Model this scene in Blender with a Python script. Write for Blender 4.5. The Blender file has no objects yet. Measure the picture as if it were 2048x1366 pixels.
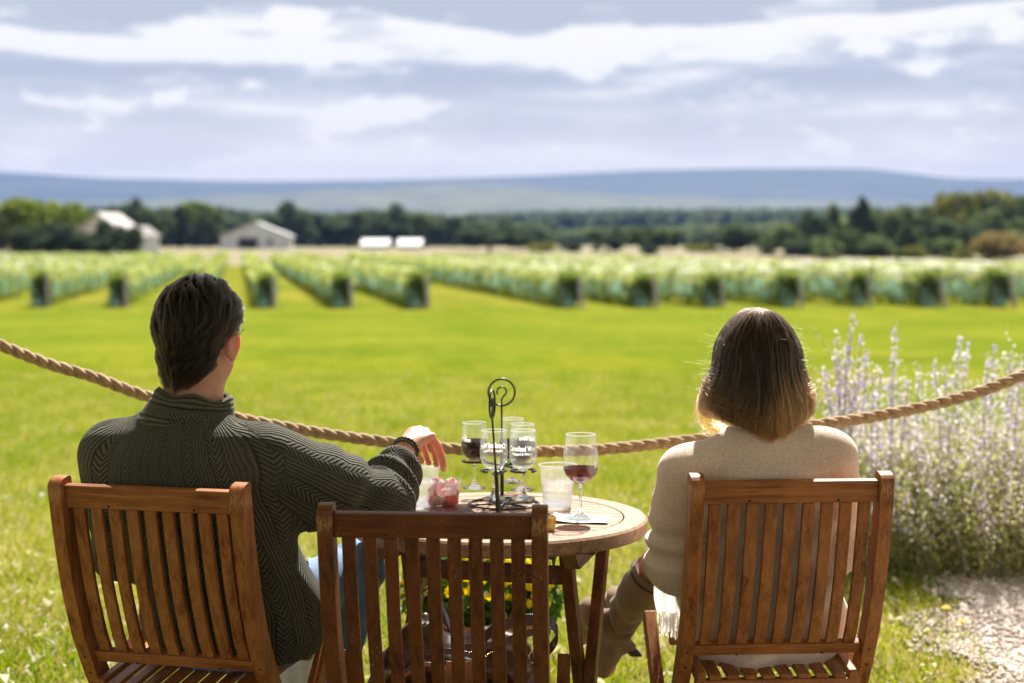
import bpy, math, random
import numpy as np
from mathutils import Vector, Matrix
random.seed(7); rng = np.random.default_rng(7)
R = math.radians
scene = bpy.context.scene
COL = scene.collection
V = Vector

# ---------------------------------------------------------------- camera
H_EYE, PITCH, FPX = 1.47, R(3.53), 3130.0
def P(px, py, Y):
    """world point seen at photo pixel (px,py) lying at real distance Y ahead of the tripod (used while measuring)"""
    x = (px-1024)/FPX; y = -(py-683)/FPX
    d = V((x, y*math.sin(PITCH)+math.cos(PITCH), y*math.cos(PITCH)-math.sin(PITCH)))
    return V((0, 0, H_EYE)) + d*(Y/d.y)
cam_d = bpy.data.cameras.new('camera'); cam = bpy.data.objects.new('camera', cam_d); COL.objects.link(cam)
cam.location = (0, 0, H_EYE); cam.rotation_euler = (math.pi/2-PITCH, 0, 0)
cam_d.sensor_width = 36; cam_d.lens = FPX/2048*36; cam_d.clip_start = .05; cam_d.clip_end = 30000
cam_d.dof.use_dof = True; cam_d.dof.focus_distance = 3.80; cam_d.dof.aperture_fstop = 2.5; cam_d.dof.aperture_blades = 0
scene.camera = cam

# ---------------------------------------------------------------- object helpers
def tag(o, label=None, cat=None, group=None, kind=None):
    if label: o['label'] = label
    if cat: o['category'] = cat
    if group: o['group'] = group
    if kind: o['kind'] = kind
    return o
def empty(name, loc=(0, 0, 0), rz=0):
    o = bpy.data.objects.new(name, None); COL.objects.link(o)
    o.location = loc; o.rotation_euler = (0, 0, rz); o.empty_display_size = .1
    return o
def copy_tree(o, parent=None):
    c = o.copy(); COL.objects.link(c); c.parent = parent
    for ch in [x for x in bpy.data.objects if x.parent == o]:
        copy_tree(ch, c)
    return c

class MB:
    def __init__(s): s.v = []; s.f = []
    def add(s, vs, fs):
        n = len(s.v); s.v += [tuple(p) for p in vs]; s.f += [tuple(n+i for i in f) for f in fs]; return s
    def box(s, lo, hi, M=None):
        vs = [V((x, y, z)) for x in (lo[0], hi[0]) for y in (lo[1], hi[1]) for z in (lo[2], hi[2])]
        if M is not None: vs = [M @ p for p in vs]
        return s.add(vs, [(0, 1, 3, 2), (4, 6, 7, 5), (0, 4, 5, 1), (2, 3, 7, 6), (0, 2, 6, 4), (1, 5, 7, 3)])
    def bar(s, pts, side, hw, hd):
        """rectangular section swept along pts; hw along side, hd across (numbers or lists)"""
        pts = [V(p) for p in pts]; n = len(pts); side = V(side).normalized(); vs = []
        for i, p in enumerate(pts):
            t = (pts[min(i+1, n-1)]-pts[max(i-1, 0)]).normalized()
            nn = t.cross(side).normalized()
            a = hw[i] if isinstance(hw, (list, tuple)) else hw
            b = hd[i] if isinstance(hd, (list, tuple)) else hd
            vs += [p-side*a-nn*b, p+side*a-nn*b, p+side*a+nn*b, p-side*a+nn*b]
        fs = [(3, 2, 1, 0), tuple(4*(n-1)+k for k in range(4))]
        for i in range(n-1):
            for k in range(4):
                fs.append((4*i+k, 4*i+(k+1) % 4, 4*i+4+(k+1) % 4, 4*i+4+k))
        return s.add(vs, fs)
    def tube(s, pts, r, seg=8, closed=False):
        pts = [V(p) for p in pts]; n = len(pts); up = None; vs = []
        for i, p in enumerate(pts):
            if closed: t = pts[(i+1) % n]-pts[i-1]
            else: t = pts[min(i+1, n-1)]-pts[max(i-1, 0)]
            t.normalize()
            if up is None:
                up = V((0, 0, 1)) if abs(t.z) < .9 else V((1, 0, 0))
            a = t.cross(up).normalized(); up = a.cross(t).normalized()
            rr = r[i] if isinstance(r, (list, tuple)) else r
            for k in range(seg):
                q = 2*math.pi*k/seg
                vs.append(p+a*math.cos(q)*rr+up*math.sin(q)*rr)
        fs = []
        for i in range(n if closed else n-1):
            j = (i+1) % n
            for k in range(seg):
                fs.append((seg*i+k, seg*i+(k+1) % seg, seg*j+(k+1) % seg, seg*j+k))
        if not closed:
            fs += [tuple(reversed(range(seg))), tuple(seg*(n-1)+k for k in range(seg))]
        return s.add(vs, fs)
    def lathe(s, prof, seg=40, c=(0, 0, 0), closed=False):
        c = V(c); n = len(prof); vs = []
        for (r, z) in prof:
            for k in range(seg):
                q = 2*math.pi*k/seg; vs.append(c+V((r*math.cos(q), r*math.sin(q), z)))
        fs = []
        for i in range(n if closed else n-1):
            j = (i+1) % n
            for k in range(seg):
                fs.append((seg*i+k, seg*i+(k+1) % seg, seg*j+(k+1) % seg, seg*j+k))
        return s.add(vs, fs)
    def sphere(s, c, r, seg=10, rings=6, sc=(1, 1, 1)):
        c = V(c); vs = [c+V((0, 0, r*sc[2]))]
        for i in range(1, rings):
            a = math.pi*i/rings
            for k in range(seg):
                q = 2*math.pi*k/seg
                vs.append(c+V((r*sc[0]*math.sin(a)*math.cos(q), r*sc[1]*math.sin(a)*math.sin(q), r*sc[2]*math.cos(a))))
        vs.append(c-V((0, 0, r*sc[2]))); L = len(vs)-1
        fs = [(0, 1+k, 1+(k+1) % seg) for k in range(seg)]
        for i in range(rings-2):
            for k in range(seg):
                fs.append((1+seg*i+k, 1+seg*(i+1)+k, 1+seg*(i+1)+(k+1) % seg, 1+seg*i+(k+1) % seg))
        fs += [(L, 1+seg*(rings-2)+(k+1) % seg, 1+seg*(rings-2)+k) for k in range(seg)]
        return s.add(vs, fs)
    def build(s, name, mat, parent=None, smooth=False, bevel=0, local=None):
        me = bpy.data.meshes.new(name); me.from_pydata(s.v, [], s.f); me.update()
        return link(name, me, mat, parent, smooth, bevel)
def link(name, me, mat, parent=None, smooth=False, bevel=0):
    if mat is not None: me.materials.append(mat)
    if smooth: me.shade_smooth()
    o = bpy.data.objects.new(name, me); COL.objects.link(o)
    if parent is not None: o.parent = parent
    if bevel:
        b = o.modifiers.new('bevel', 'BEVEL'); b.width = bevel; b.segments = 2; b.limit_method = 'ANGLE'; b.harden_normals = False
        me.shade_smooth()
        w = o.modifiers.new('wn', 'WEIGHTED_NORMAL'); w.keep_sharp = True
    return o
def np_mesh(name, verts, faces, mat, parent=None, smooth=False, cols=None):
    """verts (n,3), faces (m,k) numpy"""
    me = bpy.data.meshes.new(name); k = faces.shape[1]
    me.vertices.add(len(verts)); me.vertices.foreach_set('co', np.ascontiguousarray(verts, dtype=np.float32).ravel())
    me.loops.add(faces.size); me.loops.foreach_set('vertex_index', np.ascontiguousarray(faces, dtype=np.int32).ravel())
    me.polygons.add(len(faces)); me.polygons.foreach_set('loop_start', np.arange(0, faces.size, k, dtype=np.int32))
    me.polygons.foreach_set('loop_total', np.full(len(faces), k, dtype=np.int32))
    me.update(calc_edges=True); me.validate()
    if cols is not None:
        for nm, arr in cols.items():
            a = me.attributes.new(nm, 'FLOAT_VECTOR', 'POINT'); a.data.foreach_set('vector', np.ascontiguousarray(arr, dtype=np.float32).ravel())
    return link(name, me, mat, parent, smooth)

# ---------------------------------------------------------------- materials
class NT:
    def __init__(s, nt): s.nt = nt
    def n(s, typ, **kw):
        nd = s.nt.nodes.new(typ)
        for k, v in kw.items(): setattr(nd, k, v)
        return nd
    def l(s, a, b): s.nt.links.new(a, b)
    def m(s, op, a, b=None, c=None):
        nd = s.n('ShaderNodeMath', operation=op)
        for i, x in enumerate((a, b, c)):
            if x is None: continue
            if isinstance(x, (int, float)): nd.inputs[i].default_value = x
            else: s.l(x, nd.inputs[i])
        return nd.outputs[0]
    def mix(s, fac, a, b, blend='MIX'):
        nd = s.n('ShaderNodeMix', data_type='RGBA', blend_type=blend)
        for sock, x in ((nd.inputs[0], fac), (nd.inputs[6], a), (nd.inputs[7], b)):
            if isinstance(x, (int, float)): sock.default_value = x
            elif isinstance(x, tuple): sock.default_value = (*x, 1) if len(x) == 3 else x
            else: s.l(x, sock)
        return nd.outputs[2]
    def noise(s, vec=None, scale=5, detail=4, rough=.5, dist=0):
        nd = s.n('ShaderNodeTexNoise'); nd.inputs['Scale'].default_value = scale; nd.inputs['Detail'].default_value = detail
        nd.inputs['Roughness'].default_value = rough; nd.inputs['Distortion'].default_value = dist
        if vec is not None: s.l(vec, nd.inputs['Vector'])
        return nd.outputs['Fac']
    def coord(s, kind='Object', scale=(1, 1, 1)):
        tc = s.n('ShaderNodeTexCoord'); mp = s.n('ShaderNodeMapping'); s.l(tc.outputs[kind], mp.inputs[0]); mp.inputs['Scale'].default_value = scale
        return mp.outputs[0]
    def ramp(s, fac, stops, interp='LINEAR'):
        nd = s.n('ShaderNodeValToRGB'); cr = nd.color_ramp; cr.interpolation = interp
        while len(cr.elements) < len(stops): cr.elements.new(.5)
        for e, (p, c) in zip(cr.elements, stops):
            e.position = p; e.color = (*c, 1) if isinstance(c, tuple) else (c, c, c, 1)
        s.l(fac, nd.inputs[0]); return nd.outputs[0]
def newmat(name):
    m = bpy.data.materials.new(name); m.use_nodes = True; m.node_tree.nodes.clear(); t = NT(m.node_tree)
    out = t.n('ShaderNodeOutputMaterial'); return m, t, out
def princ(t, out, base, rough=.5, **kw):
    b = t.n('ShaderNodeBsdfPrincipled'); t.l(b.outputs[0], out.inputs[0])
    def put(sock, x):
        if isinstance(x, (int, float)): b.inputs[sock].default_value = x
        elif isinstance(x, tuple): b.inputs[sock].default_value = (*x, 1) if len(x) == 3 and sock not in ('Subsurface Radius',) else x
        else: t.l(x, b.inputs[sock])
    put('Base Color', base); put('Roughness', rough)
    for k, v in kw.items(): put(k.replace('_', ' '), v)
    return b
def bump(t, b, h, strength=.3, dist=.002):
    nd = t.n('ShaderNodeBump'); nd.inputs['Strength'].default_value = strength; nd.inputs['Distance'].default_value = dist
    t.l(h, nd.inputs['Height']); t.l(nd.outputs[0], b.inputs['Normal'])
def simple(name, c1, c2=None, scale=20, rough=.5, bs=.2, bd=.002, vscale=(1, 1, 1), detail=4, **kw):
    m, t, out = newmat(name); co = t.coord('Object', vscale); f = t.noise(co, scale, detail)
    f2 = t.ramp(f, [(.3, 0.0), (.7, 1.0)])
    base = t.mix(f2, c1, c2 or tuple(x*.75 for x in c1)); b = princ(t, out, base, rough, **kw)
    if bs: bump(t, b, f, bs, bd)
    return m
def leafmat(name, c1, c2, transl=.5, rough=.6, vary=.35, tcol=None):
    """leaf: colour varied clump to clump, lets light through"""
    m, t, out = newmat(name)
    co = t.coord('Object'); f = t.noise(co, .9, 3); f = t.ramp(f, [(.35, 0.0), (.65, 1.0)])
    oi = t.n('ShaderNodeObjectInfo')
    base = t.mix(f, c1, c2)
    hsv = t.n('ShaderNodeHueSaturation'); t.l(base, hsv.inputs['Color'])
    t.l(t.m('ADD', t.m('MULTIPLY', oi.outputs['Random'], vary), 1-vary/2), hsv.inputs['Value'])
    d = t.n('ShaderNodeBsdfDiffuse'); t.l(hsv.outputs[0], d.inputs[0]); tr = t.n('ShaderNodeBsdfTranslucent')
    g = t.n('ShaderNodeHueSaturation'); g.inputs['Saturation'].default_value = 1.15; g.inputs['Value'].default_value = 1.35; g.inputs['Hue'].default_value = .49
    t.l(hsv.outputs[0], g.inputs['Color']); t.l(g.outputs[0], tr.inputs[0])
    mx = t.n('ShaderNodeMixShader'); mx.inputs[0].default_value = transl; t.l(d.outputs[0], mx.inputs[1]); t.l(tr.outputs[0], mx.inputs[2]); t.l(mx.outputs[0], out.inputs[0])
    return m
def wood(name, dark, mid, light, axis, rough=.42, wear=True):
    m, t, out = newmat(name); s = [42, 42, 42]; s[axis] = 2.2
    oi = t.n('ShaderNodeObjectInfo'); tc = t.n('ShaderNodeTexCoord'); ad = t.n('ShaderNodeVectorMath', operation='ADD')
    t.l(tc.outputs['Object'], ad.inputs[0]); t.l(oi.outputs['Random'], ad.inputs[1])
    mp = t.n('ShaderNodeMapping'); t.l(ad.outputs[0], mp.inputs[0]); mp.inputs['Scale'].default_value = s
    f = t.noise(mp.outputs[0], 1.6, 6, .6, .6)
    mp2 = t.n('ShaderNodeMapping'); t.l(ad.outputs[0], mp2.inputs[0]); mp2.inputs['Scale'].default_value = [x*3.2 for x in s]
    fine = t.noise(mp2.outputs[0], 2, 3, .6)
    big = t.noise(ad.outputs[0], 9, 2)
    c = t.ramp(f, [(.28, dark), (.5, mid), (.74, light)])
    c = t.mix(t.m('MULTIPLY', t.ramp(fine, [(.35, 1.0), (.55, 0.0)]), .45), c, dark)
    c = t.mix(t.m('MULTIPLY', t.ramp(big, [(.4, 0.0), (.65, 1.0)]), .45), c, light)
    if wear:
        w = t.noise(t.coord('Object', (160, 160, 40)), 1.5, 5, .75); w2 = t.noise(t.coord('Object'), 11, 2); sz = t.n('ShaderNodeSeparateXYZ'); t.l(tc.outputs['Object'], sz.inputs[0])
        wm = t.m('MULTIPLY', t.ramp(w, [(.57, 0.0), (.66, 1.0)]), t.ramp(w2, [(.50, 0.0), (.66, 1.0)]))
        if axis == 2: wm = t.m('MAXIMUM', wm, t.m('MULTIPLY', t.ramp(w, [(.44, 0.0), (.56, 1.0)]), t.ramp(sz.outputs['Z'], [(.862, 0.0), (.885, 1.0), (.900, 1.0), (.908, 0.0)])))
        c = t.mix(t.m('MULTIPLY', wm, .65), c, (.55, .32, .16))
    b = princ(t, out, c, t.m('ADD', t.m('MULTIPLY', fine, .25), rough-.08), Specular_IOR_Level=.28)
    bump(t, b, t.m('ADD', f, t.m('MULTIPLY', fine, .6)), .35, .0012)
    return m

# ---------------------------------------------------------------- implicit surfaces (bodies, clothes, bags)
class Field:
    def __init__(s, lo, hi, h):
        s.lo = np.array(lo, float); s.h = h; s.n = np.ceil((np.array(hi)-s.lo)/h).astype(int)+1
        s.F = np.full(s.n, 1.0, np.float32)
    def _sub(s, lo, hi):
        i0 = np.clip(np.floor((np.array(lo)-s.lo)/s.h).astype(int), 0, s.n-1); i1 = np.clip(np.ceil((np.array(hi)-s.lo)/s.h).astype(int)+1, 1, s.n)
        g = [s.lo[a]+s.h*np.arange(i0[a], i1[a]) for a in range(3)]
        return tuple(slice(i0[a], i1[a]) for a in range(3)), np.meshgrid(*g, indexing='ij', sparse=True)
    def _put(s, sl, d, k, sub=False):
        A = s.F[sl]
        if sub:
            d = -d; s.F[sl] = np.maximum(A, d)+np.maximum(k-np.abs(A-d), 0)**2/(4*k); return
        s.F[sl] = np.minimum(A, d)-np.maximum(k-np.abs(A-d), 0)**2/(4*k)
    def cap(s, a, b, ra, rb, k=.02, sub=False):
        a = np.array(a, float); b = np.array(b, float); m = max(ra, rb)+k+.02
        sl, (X, Y, Z) = s._sub(np.minimum(a, b)-m, np.maximum(a, b)+m)
        d = b-a; L = max(d@d, 1e-9)
        t = np.clip(((X-a[0])*d[0]+(Y-a[1])*d[1]+(Z-a[2])*d[2])/L, 0, 1)
        q = np.sqrt((X-a[0]-t*d[0])**2+(Y-a[1]-t*d[1])**2+(Z-a[2]-t*d[2])**2)-(ra+(rb-ra)*t)
        s._put(sl, q, k, sub)
    def chain(s, pts, rs, k=.02):
        for i in range(len(pts)-1): s.cap(pts[i], pts[i+1], rs[i], rs[i+1], k)
    def ell(s, c, r, M=None, k=.02, sub=False):
        c = np.array(c, float); r = np.array(r, float); m = r.max()+k+.02
        sl, (X, Y, Z) = s._sub(c-m, c+m); X = X-c[0]; Y = Y-c[1]; Z = Z-c[2]
        if M is not None:
            Mi = np.array(M.to_3x3().transposed() if hasattr(M, 'to_3x3') else M.transposed())
            X, Y, Z = [Mi[i][0]*X+Mi[i][1]*Y+Mi[i][2]*Z for i in range(3)]
        k0 = np.sqrt((X/r[0])**2+(Y/r[1])**2+(Z/r[2])**2); k1 = np.sqrt((X/r[0]**2)**2+(Y/r[1]**2)**2+(Z/r[2]**2)**2)+1e-6
        s._put(sl, k0*(k0-1)/k1, k, sub)
    def loft(s, sl_, yaw, k=.03, p=2.3):
        """slices (z,cx,cy,rx,ry) bottom to top"""
        A = np.array(sl_, float); m = A[:, 3:].max()+k+.03
        lo = [A[:, 1].min()-m, A[:, 2].min()-m, A[0, 0]-k-.03]; hi = [A[:, 1].max()+m, A[:, 2].max()+m, A[-1, 0]+k+.03]
        sl, (X, Y, Z) = s._sub(lo, hi); z = Z.ravel()
        f = [np.interp(z, A[:, 0], A[:, j]).reshape(1, 1, -1) for j in range(1, 5)]
        for j in range(4):   # soften the polyline
            kk = np.ones(9)/9; q = np.convolve(np.pad(f[j].ravel(), 4, 'edge'), kk, 'valid'); f[j] = q.reshape(1, 1, -1)
        c, sn = math.cos(yaw), math.sin(yaw)
        dx = X-f[0]; dy = Y-f[1]; u = dx*c-dy*sn; v = dx*sn+dy*c     # yaw clockwise seen from above
        q = (np.abs(u/f[2])**p+np.abs(v/f[3])**p)**(1/p)
        d = (q-1)*np.minimum(f[2], f[3])
        dz = np.maximum(A[0, 0]-Z, Z-A[-1, 0]); d = np.maximum(d, dz)
        s._put(sl, d, k)
    def mesh(s, blur=0):
        F = s.F
        for _ in range(blur):
            for ax in range(3):
                F = (np.roll(F, 1, ax)+np.roll(F, -1, ax)+2*F)/4
        S = F < 0; nx, ny, nz = F.shape
        c = np.zeros((nx-1, ny-1, nz-1), np.uint8)
        for a in (0, 1):
            for b in (0, 1):
                for e in (0, 1): c += S[a:nx-1+a, b:ny-1+b, e:nz-1+e]
        act = np.argwhere((c > 0) & (c < 8)); ids = np.full(c.shape, -1, np.int32); ids[tuple(act.T)] = np.arange(len(act))
        pos = np.zeros((len(act), 3)); cnt = np.zeros(len(act)); cs = [np.array(q) for q in np.ndindex(2, 2, 2)]
        for i in range(8):
            for j in range(i+1, 8):
                if np.abs(cs[i]-cs[j]).sum() != 1: continue
                va = F[tuple((act+cs[i]).T)]; vb = F[tuple((act+cs[j]).T)]; cr = (va < 0) != (vb < 0)
                t = np.where(cr, va/np.where(cr, va-vb, 1), 0)
                pos += np.where(cr[:, None], cs[i]+t[:, None]*(cs[j]-cs[i]), 0); cnt += cr
        pos = (act+pos/cnt[:, None])*s.h+s.lo; faces = []
        for ax in range(3):
            n2 = [nx, ny, nz]; n2[ax] -= 1
            sa = [slice(0, n2[0]), slice(0, n2[1]), slice(0, n2[2])]; sb = list(sa); sb[ax] = slice(1, n2[ax]+1)
            A = S[tuple(sa)]; B = S[tuple(sb)]; e = np.argwhere(A != B); o1, o2 = [q for q in range(3) if q != ax]
            ok = (e[:, o1] > 0) & (e[:, o2] > 0) & (e[:, o1] < c.shape[o1]) & (e[:, o2] < c.shape[o2]); e = e[ok]
            flip = A[tuple(e.T)]
            d1 = np.zeros(3, int); d1[o1] = 1; d2 = np.zeros(3, int); d2[o2] = 1
            q = np.stack([ids[tuple((e-d1-d2).T)], ids[tuple((e-d2).T)], ids[tuple(e.T)], ids[tuple((e-d1).T)]], 1)
            if ax == 1: flip = ~flip
            q = np.where(flip[:, None], q, q[:, ::-1]); faces.append(q)
        f = np.concatenate(faces); f = f[(f >= 0).all(1)]
        return pos, f
def vnormals(v, f):
    n = np.cross(v[f[:, 2]]-v[f[:, 0]], v[f[:, 3]]-v[f[:, 1]]); N = np.zeros_like(v)
    for k in range(4): np.add.at(N, f[:, k], n)
    return N/(np.linalg.norm(N, axis=1)[:, None]+1e-12)
def proj(v, pts):
    """distance to a polyline, length along it and angle round it"""
    pts = np.array([list(p) for p in pts], float); best = np.full(len(v), 9.); S = np.zeros(len(v)); A = np.zeros(len(v)); acc = 0
    for a, b in zip(pts[:-1], pts[1:]):
        d = b-a; L = np.linalg.norm(d); d = d/L; t = np.clip((v-a)@d, 0, L); w = v-a-t[:, None]*d; q = np.linalg.norm(w, axis=1)
        e1 = np.cross(d, [0, 0, 1.]); e1 /= np.linalg.norm(e1)+1e-9; e2 = np.cross(d, e1)
        m = q < best; best[m] = q[m]; S[m] = acc+t[m]; A[m] = np.arctan2(w@e2, w@e1)[m]; acc += L
    return best, S, A
def vnoise(v, sc, seed=0):
    """cheap smooth noise from sums of sines"""
    r = np.random.default_rng(seed); o = np.zeros(len(v))
    for i in range(6):
        k = r.normal(size=3); k /= np.linalg.norm(k); o += np.sin(v@k*sc*(1+.35*i)+r.uniform(0, 6.28))/(1+.5*i)
    return o/2.2
def hair_obj(name, pts, rad, mat, parent):
    """pts (n,k,3)"""
    n, k, _ = pts.shape; hc = bpy.data.hair_curves.new(name); hc.add_curves([k]*n)
    hc.attributes['position'].data.foreach_set('vector', np.ascontiguousarray(pts, dtype=np.float32).ravel())
    a = hc.attributes.get('radius') or hc.attributes.new('radius', 'FLOAT', 'POINT')
    rr = np.broadcast_to(np.asarray(rad, dtype=np.float32), (n, k)); a.data.foreach_set('value', np.ascontiguousarray(rr).ravel())
    hc.materials.append(mat); o = bpy.data.objects.new(name, hc); COL.objects.link(o); o.parent = parent
    return o
def hairmat(name, root, tip, rough=.3, mid=.55, hl=5.5):
    m, t, out = newmat(name); hi = t.n('ShaderNodeHairInfo')
    f = t.m('ADD', hi.outputs['Intercept'], t.m('MULTIPLY', t.m('SUBTRACT', hi.outputs['Random'], .5), .3))
    c = t.ramp(f, [(mid-.3, root), (min(mid+.4, 1), tip)])
    st = t.ramp(t.noise(t.coord('Object', (105, 105, 7)), 1.0, 3, .65), [(.50, 0.0), (.64, 1.0)]); c = t.mix(t.m('MULTIPLY', t.m('ADD', st, t.m('POWER', hi.outputs['Random'], 4)), .6), c, tuple(min(x*hl, 1) for x in root))
    h = t.n('ShaderNodeBsdfHairPrincipled'); h.model = 'CHIANG' if hasattr(h, 'model') else h.model
    h.parametrization = 'COLOR'; t.l(c, h.inputs['Color']); h.inputs['IOR'].default_value = 1.42; h.inputs['Roughness'].default_value = rough; h.inputs['Radial Roughness'].default_value = .35
    t.l(h.outputs[0], out.inputs[0]); return m
# ================================================================ light, sky, air
SUN_EL, SUN_AZ = R(50), R(12)
sd = bpy.data.lights.new('sun', 'SUN'); sd.energy = 5.0; sd.angle = R(.5); sd.color = (1, .94, .84)
sun = bpy.data.objects.new('sun', sd); COL.objects.link(sun)
sdir = V((math.sin(SUN_AZ)*math.cos(SUN_EL), math.cos(SUN_AZ)*math.cos(SUN_EL), math.sin(SUN_EL)))
sun.rotation_euler = (-sdir).to_track_quat('-Z', 'Y').to_euler(); sun.location = (3, 2, 12)
w = bpy.data.worlds.new('World'); scene.world = w; w.use_nodes = True; w.node_tree.nodes.clear(); t = NT(w.node_tree)
wo = t.n('ShaderNodeOutputWorld'); bg = t.n('ShaderNodeBackground'); t.l(bg.outputs[0], wo.inputs[0]); bg.inputs[1].default_value = .1
sky = t.n('ShaderNodeTexSky'); sky.sky_type = 'NISHITA'; sky.sun_disc = False; sky.sun_elevation = SUN_EL; sky.sun_rotation = SUN_AZ
tc = t.n('ShaderNodeTexCoord'); sp = t.n('ShaderNodeSeparateXYZ'); t.l(tc.outputs['Generated'], sp.inputs[0])
def wnoise(sc, scale, detail, rough=.5, loc=(0, 0, 0)):
    mp = t.n('ShaderNodeMapping'); t.l(tc.outputs['Generated'], mp.inputs[0]); mp.inputs['Scale'].default_value = sc; mp.inputs['Location'].default_value = loc
    return t.noise(mp.outputs[0], scale, detail, rough)
n1 = wnoise((1, 1, 6.0), 5.0, 6, .55, (.37, .2, .6))
n2 = wnoise((1, 1, 2.2), 15.0, 5, .55, (1.1, .4, .2))
n3 = wnoise((1, 1, 6), 3.2, 2, .5, (2.2, .1, .9))
# cloud decks by height above the horizon, bent by noise
el = t.m('ADD', sp.outputs['Z'], t.m('MULTIPLY', t.m('SUBTRACT', n1, .5), .060))
el = t.m('ADD', el, t.m('MULTIPLY', t.m('SUBTRACT', n3, .5), .05))
band = t.ramp(t.m('MULTIPLY', el, 3.2), [(0.0, .95), (.12, .85), (.19, .62), (.235, .42), (.285, .66), (.315, .30), (.35, .36), (.39, .80), (.445, .95), (.462, .05), (.56, .15), (.75, .5), (1, .4)])
puff = t.ramp(n2, [(.53, 0.0), (.62, 1.0)])
f = t.m('ADD', t.m('SUBTRACT', band, .10), t.m('MULTIPLY', t.m('SUBTRACT', n1, .5), 2.6)); f = t.m('ADD', f, t.m('MULTIPLY', puff, .42))
cl = t.ramp(f, [(.12, (2.20, 2.28, 2.42)), (.38, (2.72, 2.78, 2.86)), (.54, (3.50, 3.44, 3.32)), (.66, (4.40, 4.20, 3.88))])
cl = t.mix(.04, cl, sky.outputs[0]); cl = t.mix(t.ramp(t.m('MULTIPLY', sp.outputs['Z'], 4), [(.15, .75), (.42, 0.0)]), cl, (5.3, 4.75, 3.95))
t.l(cl, bg.inputs[0])
scene.view_settings.view_transform = 'Standard'; scene.view_settings.look = 'None'; scene.view_settings.gamma = 1; scene.view_settings.exposure = 1.36
scene.cycles.use_denoising = True; scene.cycles.sample_clamp_indirect = 6; scene.cycles.max_bounces = 10; scene.cycles.transparent_max_bounces = 24
scene.cycles.transmission_bounces = 10; scene.cycles.volume_bounces = 1; scene.cycles.caustics_reflective = False; scene.cycles.use_adaptive_sampling = True
scene.cycles.adaptive_threshold = .01
try: scene.cycles.denoiser = 'OPENIMAGEDENOISE'
except Exception: pass

hz = MB().box((-7000, -60, -8), (7000, 9600, 460)).build('haze', None); tag(hz, kind='stuff', label='pale blue air that fades the far hills', cat='haze')
m, t, out = newmat('air'); pv = t.n('ShaderNodeVolumePrincipled'); pv.inputs['Color'].default_value = (.14, .265, .68, 1); pv.inputs['Density'].default_value = 7.5e-5
pv.inputs['Anisotropy'].default_value = 0; t.l(pv.outputs[0], out.inputs['Volume']); hz.data.materials.append(m)

# ================================================================ ground
def gz(Y, X=0):
    def ss(a, b, x): q = min(max((x-a)/(b-a), 0), 1); return q*q*(3-2*q)
    z = -1.5*ss(8, 70, Y)
    z += 1.95*ss(200, 400, Y)+.6*ss(400, 900, Y)
    return z
def sheet(name, ys, mat, w0=40, wk=.75, nx=24, dz=0):
    vs = []; fs = []
    for Y in ys:
        for i in range(nx+1):
            s = i/nx*2-1; X = s*(w0+wk*max(Y, 0)); vs.append((X, Y, gz(Y, X)+dz))
    for j in range(len(ys)-1):
        for i in range(nx): a = j*(nx+1)+i; fs.append((a, a+1, a+nx+2, a+nx+1))
    b = MB(); b.add(vs, fs); return b.build(name, mat, None, True)
m, t, out = newmat('lawn_grass'); co = t.coord('Object')
a = t.noise(t.coord('Object', (.5, .22, 1)), .55, 5, .6); b_ = t.noise(t.coord('Object', (1, .35, 1)), 2.2, 4, .6); c_ = t.noise(co, 38, 4, .7)
yy = t.n('ShaderNodeSeparateXYZ'); t.l(co, yy.inputs[0])
near = t.ramp(t.m('DIVIDE', yy.outputs['Y'], 100), [(.05, 1.0), (.10, .25), (.20, 0.0)])
base = t.mix(t.ramp(a, [(.40, 0.0), (.60, 1.0)]), (.092, .130, .011), (.148, .164, .016)); base = t.mix(t.ramp(t.noise(t.coord('Object', (.25, .5, 1)), .5, 4), [(.46, 0.0), (.68, .6)]), base, (.078, .112, .009))
base = t.mix(t.m('MULTIPLY', t.ramp(b_, [(.4, 0.0), (.7, 1.0)]), .4), base, (.25, .235, .035))
base = t.mix(t.m('MULTIPLY', near, t.ramp(b_, [(.38, 0.0), (.62, .75)])), base, (.30, .25, .09))
vine = t.ramp(t.m('DIVIDE', yy.outputs['Y'], 100), [(.70, 0.0), (.80, 1.0)])
base = t.mix(t.m('MULTIPLY', vine, t.ramp(a, [(.40, 0.1), (.6, .65)])), base, (.22, .19, .035))
base = t.mix(t.m('MULTIPLY', t.ramp(c_, [(.40, 1.0), (.55, 0.0)]), .30), base, (.09, .13, .006))
bs_ = t.n('ShaderNodeBsdfDiffuse'); t.l(base, bs_.inputs[0]); t.l(bs_.outputs[0], out.inputs[0]); bump(t, bs_, c_, .5, .02)
M_LAWN = m
M_FIELD = simple('dry_field', (.16, .115, .065), (.17, .16, .05), .025, .95, 0)
M_MEADOW = simple('meadow', (.10, .15, .04), (.20, .20, .07), .004, .95, 0)
ys = list(np.arange(-10, 20, .5))+list(np.arange(20, 226, 3.))
tag(sheet('lawn', ys, M_LAWN), kind='structure')
tag(sheet('field', [ys[-1]]+list(np.arange(232, 700, 12.)), M_FIELD), kind='structure')
yl = list(np.arange(232, 700, 12.))[-1]
tag(sheet('meadow', [yl]+list(np.linspace(720, 9400, 60)), M_MEADOW, wk=.72), kind='structure')

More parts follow.
